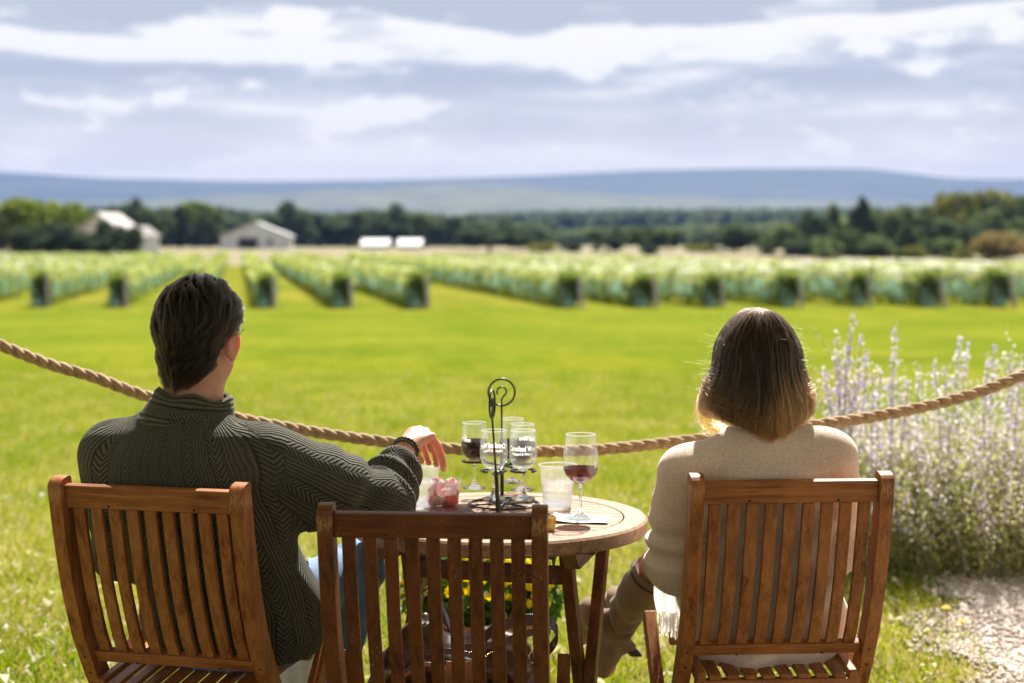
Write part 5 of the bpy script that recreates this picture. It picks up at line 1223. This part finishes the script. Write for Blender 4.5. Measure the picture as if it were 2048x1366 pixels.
co_ = np_mesh('collar', np.array(vs), np.array(fs)[:, ::-1], knitmat('collar_knit', (.012, .0125, .010), (.15, .143, .108), .064, .010, .010, .007, .9, .0025), None, True, {'knit': np.array(ks)}); W(co_)
# ribbed cuff
d_ = (wrR-fo_m).normalized(); e1 = d_.cross(V((0, 0, 1))).normalized(); e2 = d_.cross(e1); vs = []; ks = []; fs = []; n = 40
for i, (s_, r_) in enumerate([(-.055, .046), (-.035, .045), (-.020, .041), (-.004, .0385), (.0, .036), (-.006, .033)]):
    for k in range(n):
        q = 2*math.pi*k/n; p = wrR+d_*(s_-.066)+(e1*math.cos(q)+e2*math.sin(q))*(r_+.0015*(k % 2)); vs.append(tuple(p)); ks.append((q*.04, s_, 0))
for i in range(5):
    for k in range(n): fs.append((i*n+k, i*n+(k+1) % n, (i+1)*n+(k+1) % n, (i+1)*n+k))
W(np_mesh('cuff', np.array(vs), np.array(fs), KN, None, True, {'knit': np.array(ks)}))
# rolled hem bunched at the hip; sunlight put into its paler knit colour
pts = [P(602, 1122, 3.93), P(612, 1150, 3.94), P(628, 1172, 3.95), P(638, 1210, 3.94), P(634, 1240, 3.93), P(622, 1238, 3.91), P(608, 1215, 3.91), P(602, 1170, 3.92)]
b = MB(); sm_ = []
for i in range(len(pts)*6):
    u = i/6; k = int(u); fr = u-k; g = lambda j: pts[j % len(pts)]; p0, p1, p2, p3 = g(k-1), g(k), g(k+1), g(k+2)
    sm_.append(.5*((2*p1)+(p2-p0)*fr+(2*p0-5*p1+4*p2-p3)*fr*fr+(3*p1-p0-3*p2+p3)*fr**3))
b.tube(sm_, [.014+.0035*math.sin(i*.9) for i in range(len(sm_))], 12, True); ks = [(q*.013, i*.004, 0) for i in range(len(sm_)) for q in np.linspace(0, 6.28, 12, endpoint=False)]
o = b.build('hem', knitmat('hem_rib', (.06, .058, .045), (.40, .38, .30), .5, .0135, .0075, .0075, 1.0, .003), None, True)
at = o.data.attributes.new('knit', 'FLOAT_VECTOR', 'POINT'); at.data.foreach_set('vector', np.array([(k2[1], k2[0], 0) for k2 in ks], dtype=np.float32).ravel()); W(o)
# bracelet of beads and glasses
d_ = (A(P(829, 872, 4.13))-wv); d_ = V(d_).normalized(); e1 = d_.cross(V((0, 0, 1))).normalized(); e2 = d_.cross(e1); c0 = wrR-d_*.002; b = MB(); b2 = MB()
for k in range(22):
    q = 2*math.pi*k/22; p = c0+(e1*math.cos(q)+e2*math.sin(q))*.0330; b.sphere(p, .0050, 10, 7)
    b2.sphere(c0-d_*.010+(e1*math.cos(q+.1)+e2*math.sin(q+.1))*.0325, .0042, 9, 6)
br = b.build('bracelet', simple('black_beads', (.010, .012, .010), (.03, .035, .02), 90, .12, 0), None, True); W(br)
W(b2.build('bracelet', simple('grey_beads', (.05, .055, .045), (.02, .02, .02), 90, .15, 0), None, True))
b = MB(); L = lambda x, y, z: HC+HM @ V((x*HS, y*HS, z*HS))
for sx in (-1, 1):
    b.tube([L(sx*.086, .0, .012), L(sx*.080, .05, .010), L(sx*.049, .084, -.004)], .0018, 6)
    b.tube([L(sx*.030+.021*math.cos(q), .092-.010*abs(math.cos(q)), -.008+.017*math.sin(q)) for q in np.linspace(0, 6.28, 22)][:-1], .0014, 6, True)
b.tube([L(-.007, .101, .004), L(.007, .101, .004)], .0014, 6)
W(b.build('eyeglasses', simple('silver_frame', (.6, .6, .6), None, 5, .25, 0, Metallic=1.0), None, True))
# hair
def scalp_hair(N, c, M, rad, dirfn, length, lift, seed, K_=11, mask=None, G=560, zcut=-.42, neck=.078):
    """locks: guide paths flow over the skull, every strand follows its nearest guide and closes up on it"""
    r = np.random.default_rng(seed); rad = np.array(rad)
    def pts(n):
        d = r.normal(size=(n*3, 3)); d /= np.linalg.norm(d, axis=1)[:, None]; d = d[mask(d, r)] if mask is not None else d; return d[:n]
    g = pts(G); G = len(g); Ln = length(g)*r.uniform(.8, 1.2, G); step = (Ln/(K_-1))[:, None]; ph = r.normal(0, 1, (G, 3))*.16; lf = lift(g)*r.uniform(.60, 1.10, G)
    q = g*rad; GP = [q.copy()]; NN = [(q/rad**2)/np.linalg.norm(q/rad**2, axis=1)[:, None]]
    for k in range(1, K_):
        nrm = q/rad**2; low = q[:, 2] < zcut*rad[2]; nrm[low, 2] *= .15; nrm /= np.linalg.norm(nrm, axis=1)[:, None]; un = q/rad; un /= np.linalg.norm(un, axis=1)[:, None]
        dd = dirfn(un)+ph+.35*np.stack([vnoise(un, 7, 21), vnoise(un, 7, 22), vnoise(un, 7, 23)], 1); dd -= (dd*nrm).sum(1)[:, None]*nrm; dd /= np.linalg.norm(dd, axis=1)[:, None]+1e-9
        q = q+dd*step; low = q[:, 2] < zcut*rad[2]
        e = q/np.linalg.norm(q/rad, axis=1)[:, None]; hx = math.sqrt(1-zcut**2); t_ = np.clip((zcut*rad[2]-q[:, 2])/.075, 0, 1)[:, None]
        rr = rad[:2]*hx*(1-t_)+neck*1.05*t_; cyl = q.copy(); cyl[:, :2] = q[:, :2]/np.linalg.norm(q[:, :2]/rr, axis=1)[:, None]
        q = np.where(low[:, None], cyl, e); GP.append(q.copy()); NN.append(nrm)
    GP = np.stack(GP, 1); NN = np.stack(NN, 1)
    d = pts(N); N = len(d); gi = ((d[:, None, :]-g[None])**2).sum(2).argmin(1); off = (d-g[gi])*rad; K = K_
    t_ = np.linspace(0, 1, K)[None, :, None]; close = (1-.50*t_**.8); lay = r.uniform(.15, 1.0, N)[:, None, None]
    Lf = lf[gi][:, None, None]*np.sin(np.minimum(t_*2.3, 1)*math.pi/2)*(1-.35*t_**2)*lay
    sc = r.uniform(.80, 1.05, N); idx = np.clip((np.linspace(0, 1, K)[None]*sc[:, None])*(K-1), 0, K-1.001); i0 = idx.astype(int); fr = (idx-i0)[..., None]
    base = GP[gi][np.arange(N)[:, None], i0]*(1-fr)+GP[gi][np.arange(N)[:, None], np.minimum(i0+1, K-1)]*fr; nv = NN[gi][np.arange(N)[:, None], i0]
    P_ = base+off[:, None]*close+nv*Lf+np.cumsum(r.normal(0, .00045, (N, K, 3)), 1)
    Mn = np.array(M); return P_@Mn.T+np.array(list(c))
def man_dir(u):
    x, y, z = u[:, 0], u[:, 1], u[:, 2]; low = np.clip((-z+.1)/.6, 0, 1); hi = np.clip(z*1.5, 0, 1)
    gx = hi*1.1*(x+.30)*(y < .9)-low*(.75*x+.28)+(1-hi)*(1-low)*.25*x; gy = -1.0+.55*low*np.clip(-y, 0, 1); gz_ = -.35-.9*np.clip(-y, 0, 1)-.35*low
    return np.stack([gx, gy, gz_], 1)
def man_mask(d, r):
    x, y, z = d.T; lim = -.80+1.15*np.clip(y+.30, 0, 1.3)+.10*np.clip(x, 0, 1)
    ear = (x > .72) & (z < .02) & (y > -.28)
    return (z > lim+r.normal(0, .03, len(z))) & ~ear & ~((y > .62) & (z < .42))
HR = (.085*HS, .107*HS, .109*HS); HCc = HC+HM @ V((0, -.010, .006))
hb_ = scalp_hair(34000, HCc, HM, HR, man_dir, lambda d: .070+.035*np.clip(d[:, 2]+.2, 0, 1), lambda d: .014+.008*np.clip(d[:, 2]+.25, 0, 1)+.008*np.clip(-d[:, 1], 0, 1), 5, mask=man_mask)
mm = hairmat('dark_brown_hair', (.0045, .003, .0022), (.024, .012, .008), .32, .85, 8)
hr = hair_obj('hair', hb_, np.array([.00040, .00042, .00042, .0004, .0004, .0004, .0004, .00036, .0003, .0002, .00008])*1.1, mm, None); W(hr)
# ---------------------------------------------------------------- the woman
wo_ = empty('person', (.64, 3.92, 0)); tag(wo_, 'person with blonde-tipped brown hair in a beige sweater and tall suede boots', 'person')
def W2(o): return parent_keep(o, wo_)
WC = V((.607, 3.885, 1.182)); WM = rotz(R(-6)) @ Matrix.Rotation(R(-3), 3, 'X'); WS = .97
sL, eL, rL = V((.428, 3.845, .915)), V((.425, 3.905, .690)), V((.55, 4.12, .60))
sR_, eR_, rR_ = V((.792, 3.845, .950)), V((.825, 3.92, .715)), V((.72, 4.14, .60))
hL, kL, aL_ = V((.575, 4.08, .50)), V((.428, 4.40, .578)), V((.300, 4.60, .330))
hR_, kR_, aR_ = V((.72, 4.09, .50)), V((.62, 4.44, .56)), V((.262, 4.79, .33))
F = Field((.12, 3.62, .0), (1.0, 5.0, 1.34), .0045)
add_head(F, WC, WM, WS, True); F.cap((.607, 3.855, .95), (.607, 3.87, 1.11), .050, .048, .03)
F.loft([(.45, .64, 3.99, .14, .10), (.62, .645, 3.95, .12, .09), (.80, .63, 3.89, .12, .08), (.93, .615, 3.85, .13, .08), (.97, .61, 3.85, .09, .06)], R(-4))
F.chain([A(sL), A(eL), A(rL)], [.036, .032, .022], .02); F.chain([A(sR_), A(eR_), A(rR_)], [.036, .032, .022], .02)
for w0, dr in ((A(rL), (.5, .8, -.15)), (A(rR_), (-.6, .75, -.15))):
    hd = np.array(dr); hd /= np.linalg.norm(hd); s2 = np.cross(hd, [0, 0, 1.]); F.cap(w0, w0+hd*.045, .023, .022, .02)
    for i in range(4):
        o_ = s2*(i-1.5)*.018; k = w0+hd*.075+o_; F.cap(w0+hd*.02+o_*.5, k, .013, .0098, .012); ln = [.034, .039, .036, .029][i]
        add_finger(F, [k, k+hd*ln, k+hd*ln*1.6+A((0, 0, -.010)), k+hd*ln*1.95+A((0, 0, -.026))], .008)
    sg = 1 if dr[0] > 0 else -1; add_finger(F, [w0+hd*.012-s2*sg*.018, w0+hd*.04-s2*sg*.04, w0+hd*.072-s2*sg*.044, w0+hd*.086-s2*sg*.04], .0095)
F.chain([A(hL), A(kL), A(aL_)], [.072, .050, .034], .03); F.chain([A(hR_), A(kR_), A(aR_)], [.072, .050, .034], .03)
for a_, tp in ((aL_, V((.285, 4.60, .215))), (aR_, V((.235, 4.86, .25)))): F.cap(A(a_), A(tp), .034, .026, .02)
v, f = F.mesh(); W2(np_mesh('body', v, f, SKIN_W, None, True)); eyes_for(WC, WM, WS, wo_)
# boots
SUE = simple('taupe_suede', (.23, .145, .088), (.155, .095, .056), 16, .95, .6, .004, Sheen_Weight=.15); M_HEEL = simple('boot_heel', (.05, .03, .02), None, 20, .6, .2)
def boot(k_, a_, toe, heel):
    F = Field(np.minimum(A(k_), A(toe))-.16, np.maximum(A(k_), A(toe))+.16, .0045); dd = (a_-k_)
    F.chain([A(k_+dd*.12), A(k_+dd*.45), A(k_+dd*.82), A(a_)], [.063, .060, .046, .044], .02); F.chain([A(a_), A(a_*.45+toe*.55), A(toe)], [.043, .036, .022], .03); F.cap(A(a_), A(heel), .040, .022, .03)
    # cut the shaft top clean
    u = dd.normalized(); c = k_+dd*.06-u*.065
    F.cap(A(c-u*.02), A(c+u*.015), .10, .10, .008, True)
    v, f = F.mesh(); nn = vnormals(v, f); d, s_, an = proj(v, [k_, a_, toe]); L0 = dd.length
    v = v+nn*(.0095*np.sin((s_)*105+1.8*np.sin(an*2+1)+1.5*vnoise(v, 20, 6))*np.exp(-((s_-L0*.90)/.07)**2)+.0035*vnoise(v, 28, 4))[:, None]
    o = np_mesh('boot', v, f, SUE, None, True); W2(o)
    n_ = (toe-a_).normalized(); pts = [k_+u*.035+(V((math.cos(q), 0, 0))+u.cross(V((math.cos(q), 0, 0)))*0)*0 for q in (0,)]
    e1 = u.cross(V((0, 0, 1))).normalized(); e2 = u.cross(e1); ring = [k_+u*.078+(e1*math.cos(q)+e2*math.sin(q))*.0615 for q in np.linspace(0, 2*math.pi, 32, endpoint=False)]
    W2(MB().tube(ring, .0042, 8, True).build('boot_trim', simple('boot_edge', (.06, .04, .028), None, 20, .8, .2), None, True))
    e1 = n_.cross(V((1, 0, 0))).normalized(); W2(MB().bar([heel+(heel-a_).normalized()*.015, heel+(heel-a_).normalized()*.04], (1, 0, 0), .018, .018).build('heel', M_HEEL, None, bevel=.003))
boot(kL, aL_, V((.272, 4.585, .205)), V((.345, 4.60, .278)))
boot(kR_, aR_, V((.222, 4.86, .235)), V((.29, 4.80, .26)))
# skirt and the white fringed wrap hanging at the left
F = Field((.38, 3.74, .38), (.92, 4.5, .72), .005)
F.loft([(.43, .645, 4.02, .185, .16), (.50, .648, 4.02, .195, .155), (.58, .648, 4.0, .175, .14)], R(-4), .03); F.cap(A(hL), A(hL+(kL-hL)*.62), .088, .072, .04); F.cap(A(hR_), A(hR_+(kR_-hR_)*.75), .088, .072, .04)
v, f = F.mesh(); nn = vnormals(v, f); v = v+nn*(.003*vnoise(v, 30, 3))[:, None]; W2(np_mesh('skirt', v, f, simple('beige_cloth', (.55, .44, .34), (.48, .38, .29), 30, .9, .4, .003), None, True))
M_WRAP = leafmat('white_cloth', (.86, .85, .83), (.80, .78, .75), .5, vary=0); vs = []; nu, nv = 26, 22
topl = [P(1322, 1118, 4.10), P(1392, 1150, 3.98)]; botl = [P(1317, 1222, 4.12), P(1386, 1232, 3.98)]
for j in range(nv+1):
    for i in range(nu+1):
        u, w_ = i/nu, j/nv; a_ = topl[0].lerp(topl[1], u); b_ = botl[0].lerp(botl[1], u); p = a_.lerp(b_, w_); q = math.sin(u*19+w_*2)*.007*(.4+w_)+math.sin(u*8+1)*.006; p = p+V((-.35, -.9, 0))*q+V((-.012*math.sin(w_*3.1), -.01*math.sin(w_*3.1), 0)); vs.append(tuple(p))
fs = [(j*(nu+1)+i, j*(nu+1)+i+1, (j+1)*(nu+1)+i+1, (j+1)*(nu+1)+i) for j in range(nv) for i in range(nu)]
b = MB(); b.add(vs, fs); o = b.build('wrap', M_WRAP, None, True); sm = o.modifiers.new('s', 'SOLIDIFY'); sm.thickness = .002; W2(o)
r = np.random.default_rng(9); fr_ = []
for i in range(300):
    u = r.random(); p = A(botl[0].lerp(botl[1], u)); l = r.uniform(.025, .055)*(1.3 if int(u*16) % 2 else .8); fr_.append([p+np.array((r.normal(0, .002)+.004*math.sin(u*60), r.normal(0, .003), -l*q)) for q in (0, .33, .66, 1)])
W2(hair_obj('fringe', np.array(fr_), .0009, M_WRAP, None))
# sweater
TW = [(.402, .640, 3.975, .140, .110), (.425, .642, 3.975, .185, .135), (.46, .645, 3.985, .197, .142), (.53, .650, 3.985, .210, .142), (.64, .648, 3.935, .195, .145), (.78, .633, 3.885, .182, .128), (.88, .617, 3.865, .190, .122), (.945, .612, 3.848, .180, .100), (.985, .608, 3.845, .110, .080), (1.01, .607, 3.85, .068, .066)]
F = Field((.24, 3.6, .34), (1.0, 4.3, 1.14), .0045); F.loft(TW, R(-4), .04, 2.3)
mL = (sL+eL)/2+V((-.006, 0, 0)); F.chain([A(sL), A(mL), A(eL), A((eL+rL)/2), A(rL)], [.066, .066, .074, .060, .036], .05); F.cap(A(eL), A(eL+V((.05, .02, -.03))), .074, .06, .03)
F.chain([A(sR_), A((sR_+eR_)/2), A(eR_), A(rR_)], [.068, .060, .058, .036], .05)
F.cap(A(sL)+A((.05, 0, .022)), (.565, 3.85, .975), .042, .045, .05); F.cap(A(sR_)+A((-.05, 0, .025)), (.655, 3.85, .985), .045, .045, .05)
v, f = F.mesh(); nn = vnormals(v, f); dl, s_, an = proj(v, [sL, mL, eL, rL]); dr_, s2_, an2 = proj(v, [sR_, eR_, rR_])
fold = .0105*np.sin(s_*105+1.6*np.sin(an-.6)+1.2*vnoise(v, 12, 5))*np.exp(-((s_-.225)/.09)**2)*(dl < .12)
fold += .007*vnoise(v, 9, 12)+.0092*np.sin(v[:, 2]*34-v[:, 0]*40+2*vnoise(v, 5, 6))*np.clip((.99-v[:, 2])/.2, 0, 1)*(dl > .09)*(dr_ > .08)+.003*vnoise(v, 17, 9)+.004*np.sin(s2_*60+an2)*(dr_ < .09)*np.exp(-((s2_-.22)/.1)**2)
v = v+nn*fold[:, None]
m, t, out = newmat('beige_wool'); co = t.coord('Object'); f1 = t.noise(co, 260, 3, .6); f2 = t.noise(co, 9, 3); c = t.mix(t.ramp(f2, [(.35, 0.0), (.7, 1.0)]), (.74, .60, .545), (.84, .705, .65)); c = t.mix(t.m('MULTIPLY', t.ramp(f1, [(.4, 1.0), (.6, 0.0)]), .40), c, (.34, .27, .21))
bb = princ(t, out, c, .95, Sheen_Weight=.5, Sheen_Roughness=.5, Specular_IOR_Level=.1); bump(t, bb, f1, .5, .0012); WOOL = m
W2(np_mesh('sweater', v, f, WOOL, None, True))
# soft fuzz on the wool
r = np.random.default_rng(3); idx = r.choice(len(v), 42000); base = v[idx]; nv_ = nn[idx]; d = nv_+r.normal(0, .75, (len(idx), 3)); d /= np.linalg.norm(d, axis=1)[:, None]; cv = r.normal(0, 1, (len(idx), 3))*.0012; ln = r.uniform(.0012, .0042, len(idx))[:, None]
fz = np.stack([base+d*ln*k+cv*k*k+np.array((0, 0, -.0006))*k for k in (0, .5, 1.0)], 1); W2(hair_obj('wool_fuzz', fz, np.array([.00012, .0001, .00006]), simple('wool_fibre', (.62, .53, .44), None, 5, .8, 0), None))
# ribbed collar
vs = []; fs = []; ks = []; n = 96
for i, (z, rr_) in enumerate([(-.022, .078), (-.006, .069), (.014, .060), (.036, .0565), (.048, .0575), (.052, .0545), (.046, .051), (.02, .050)]):
    for k in range(n): q = 2*math.pi*k/n; vs.append((.607+rr_*1.03*math.cos(q), 3.862+rr_*math.sin(q)+z*.1, 1.005+z+.0)); ks.append((q*.06, z, 0))
for i in range(7):
    for k in range(n): fs.append((i*n+k, i*n+(k+1) % n, (i+1)*n+(k+1) % n, (i+1)*n+k))
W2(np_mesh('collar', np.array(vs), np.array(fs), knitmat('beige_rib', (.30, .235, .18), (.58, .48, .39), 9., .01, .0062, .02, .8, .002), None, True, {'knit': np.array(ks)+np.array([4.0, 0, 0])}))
# hair: strands fall from the parting over a dome, then curl under
def bob(N, seed, K_=22):
    r = np.random.default_rng(seed); th = r.uniform(R(-38), R(218), N)   # 0 = right, 90 = back, 180 = left
    nc = 420; cc = np.sort(r.uniform(R(-38), R(218), nc)); ci = np.abs(th[:, None]-cc[None]).argmin(1); ctr = cc[ci]; s = .72+.28*r.uniform(0, 1, N)**.6; t3 = np.stack([th, s*1.5, 0*th], 1)
    cs = 1+.022*vnoise(t3, 9, 51)+r.uniform(-.018, .018, nc)[ci]+r.normal(0, .006, N); cw = 2.4*vnoise(t3, 2.5, 52)+r.uniform(0, 1.5, nc)[ci]; ca = .125+.06*vnoise(t3, 3, 53)+r.normal(0, .018, N); cl = .013*vnoise(t3, 4.5, 54)+r.normal(0, .006, nc)[ci]+.010*r.exponential(1, N)*(r.random(N) < .5)
    zt = 1.312; out_ = []; part = np.stack([.002+.006*r.normal(0, 1, N), r.uniform(-.045, .075, N)], 1)
    side = -np.cos(th)   # +1 at the left
    zend = .993+cl+r.uniform(-.004, .024, N)+.055*np.clip(side, 0, 1)**1.3+.036*np.clip(-side, 0, 1)**1.5
    zend = zend+(1-s)*.16
    for k in range(K_):
        t_ = k/(K_-1); w_ = min(t_/.38, 1.0)
        pol = w_*math.pi/2; up = math.cos(pol)**1.18; ot = math.sin(pol)**1.22
        fall = max(0, (t_-.38)/.62)
        zm = 1.195; z = np.where(fall > 0, zm+(zend-zm)*math.sin(fall*math.pi/2*.98)**.92, zm+(zt-zm)*up)
        curl = max(0, (fall-.62)/.38); wide = .110+.030*min(fall/.62, 1)**1.4; deep = .112+.014*min(fall/.62, 1)
        rr_ = s*cs*(1-(.36+.12*np.sin(cw*2))*curl**1.7)*(1+.045*t_*vnoise(np.stack([th*2.6, z*16, s*0], 1), 2.0, 71))
        tt = th*(1-.30*t_)+ctr*.30*t_+ca*np.sin(cw+7.5*t_)*t_+.06*vnoise(np.stack([th*2.2, z*8, s*2], 1), 2.2, 4)*t_-(.95+.30*vnoise(t3, 2.2, 61))*curl**1.3*np.clip((th-.9)/.8, 0, 1)+.28*curl*np.clip((.9-th)/.8, 0, 1)+.30*(s-.86)*t_
        x = np.cos(tt)*wide*rr_; y = -np.sin(tt)*deep*rr_
        out_.append(np.stack([part[:, 0]*(1-ot)+x*ot, part[:, 1]*(1-ot)+y*ot, z-(1-s)*.040*(1-fall)+.008*curl*curl], 1))
    H_ = np.stack(out_, 1); H_ += np.cumsum(r.normal(0, .00035, H_.shape), 1); H_[..., 0] += .609; H_[..., 1] += 3.876; return H_
hb2 = bob(40000, 11)
wm = hairmat('ombre_hair', (.010, .0055, .0035), (.60, .27, .09), .32, .88, 10)
W2(hair_obj('hair', hb2, np.concatenate([np.full(19, .00038), [.00032, .00022, .0001]]), wm, None))
# loose curled lock at the left cheek
r = np.random.default_rng(4); LK = [P(1424, 762, 3.93), P(1408, 790, 3.95), P(1394, 812, 3.96), P(1398, 835, 3.95), P(1414, 852, 3.94), P(1434, 862, 3.93), P(1446, 866, 3.92)]
LK2 = [P(1428, 785, 3.93), P(1418, 810, 3.95), P(1420, 832, 3.95), P(1432, 848, 3.94), P(1440, 862, 3.93), P(1452, 872, 3.92), P(1462, 874, 3.92)]
L1, L2 = np.array([list(p) for p in LK]), np.array([list(p) for p in LK2]); st = []
for i in range(340):
    q = r.choice([r.uniform(0, .16), r.uniform(.35, .45), r.uniform(.8, 1.0)]); b_ = L1*(1-q)+L2*q+r.normal(0, .0022, 3)+np.stack([r.normal(0, .0016, 3)*k**1.15 for k in range(7)]); u = np.linspace(0, 6, 16); k = np.minimum(u.astype(int), 5); fr = (u-k)[:, None]
    p0 = b_[np.maximum(k-1, 0)]; p1 = b_[k]; p2 = b_[k+1]; p3 = b_[np.minimum(k+2, 6)]; st.append(.5*((2*p1)+(p2-p0)*fr+(2*p0-5*p1+4*p2-p3)*fr**2+(3*p1-p0-3*p2+p3)*fr**3))
W2(hair_obj('hair_lock', np.array(st), .00033, hairmat('blonde_tips', (.34, .13, .035), (.62, .28, .09), .3, .4), None))
# flyaway hairs that catch the sun
sd_ = np.where(np.abs(hb2[:, 12, 0]-.609) > .088)[0]; idx = np.concatenate([r.choice(sd_, 480), r.choice(len(hb2), 50)]); H_ = hb2[idx]; fl_ = []; KW = hb2.shape[1]
cen_ = np.array((.609, 3.876, 1.16))
for h in H_:
    k = r.integers(4, 14); b_ = h[k]; o_ = b_-cen_; o_[2] *= .4; o_ /= np.linalg.norm(o_); g = (h[min(k+1, KW-1)]-h[k]); g /= np.linalg.norm(g)+1e-9; rn = r.normal(0, .35, 3); Lh = r.uniform(.008, .030); cu = r.normal(0, .8, 3)
    fl_.append([b_+(g*.8+o_*.75*(q**.7)+rn*q+cu*q*q*.8)*Lh*q for q in np.linspace(0, 1, 7)])
W2(hair_obj('flyaway_hair', np.array(fl_), .00006, hairmat('flyaway', (.30, .16, .08), (.75, .55, .32), .3, .3), None))
# scalp layer under each head of hair
for nm, c, M, rd, mk, par, col in (('scalp_hair', HCc, HM, [x+.003 for x in HR], lambda d: man_mask(d, np.random.default_rng(1)) if True else None, man, (.012, .008, .006)), ('scalp_hair', WC+V((0, -.006, .012)), WM, (.084, .098, .106), None, wo_, (.016, .010, .007))):
    b = MB(); seg, rings = 48, 32; vs = []; ok = []
    for i in range(rings+1):
        a_ = math.pi*i/rings
        for k in range(seg): q = 2*math.pi*k/seg; d = V((math.sin(a_)*math.cos(q), math.sin(a_)*math.sin(q), math.cos(a_))); vs.append(V(c)+M @ V((d.x*rd[0], d.y*rd[1], d.z*rd[2]))); ok.append(d)
    fs = []
    for i in range(rings):
        for k in range(seg):
            ids = (i*seg+k, i*seg+(k+1) % seg, (i+1)*seg+(k+1) % seg, (i+1)*seg+k); d = sum((ok[j] for j in ids), V())/4
            if nm and par is man:
                lim = -.80+1.15*min(max(d.y+.30, 0), 1.3)+.10*max(d.x, 0)
                if d.z < lim+.05 or (d.x > .68 and d.z < .06 and d.y > -.30) or (d.y > .6 and d.z < .45): continue
            elif d.y > .35 and d.z < .6: continue
            elif d.z < -.75: continue
            fs.append(ids)
    b.add(vs, fs); parent_keep(b.build(nm, simple('under_hair', col, None, 60, .7, .3), None, True), par)
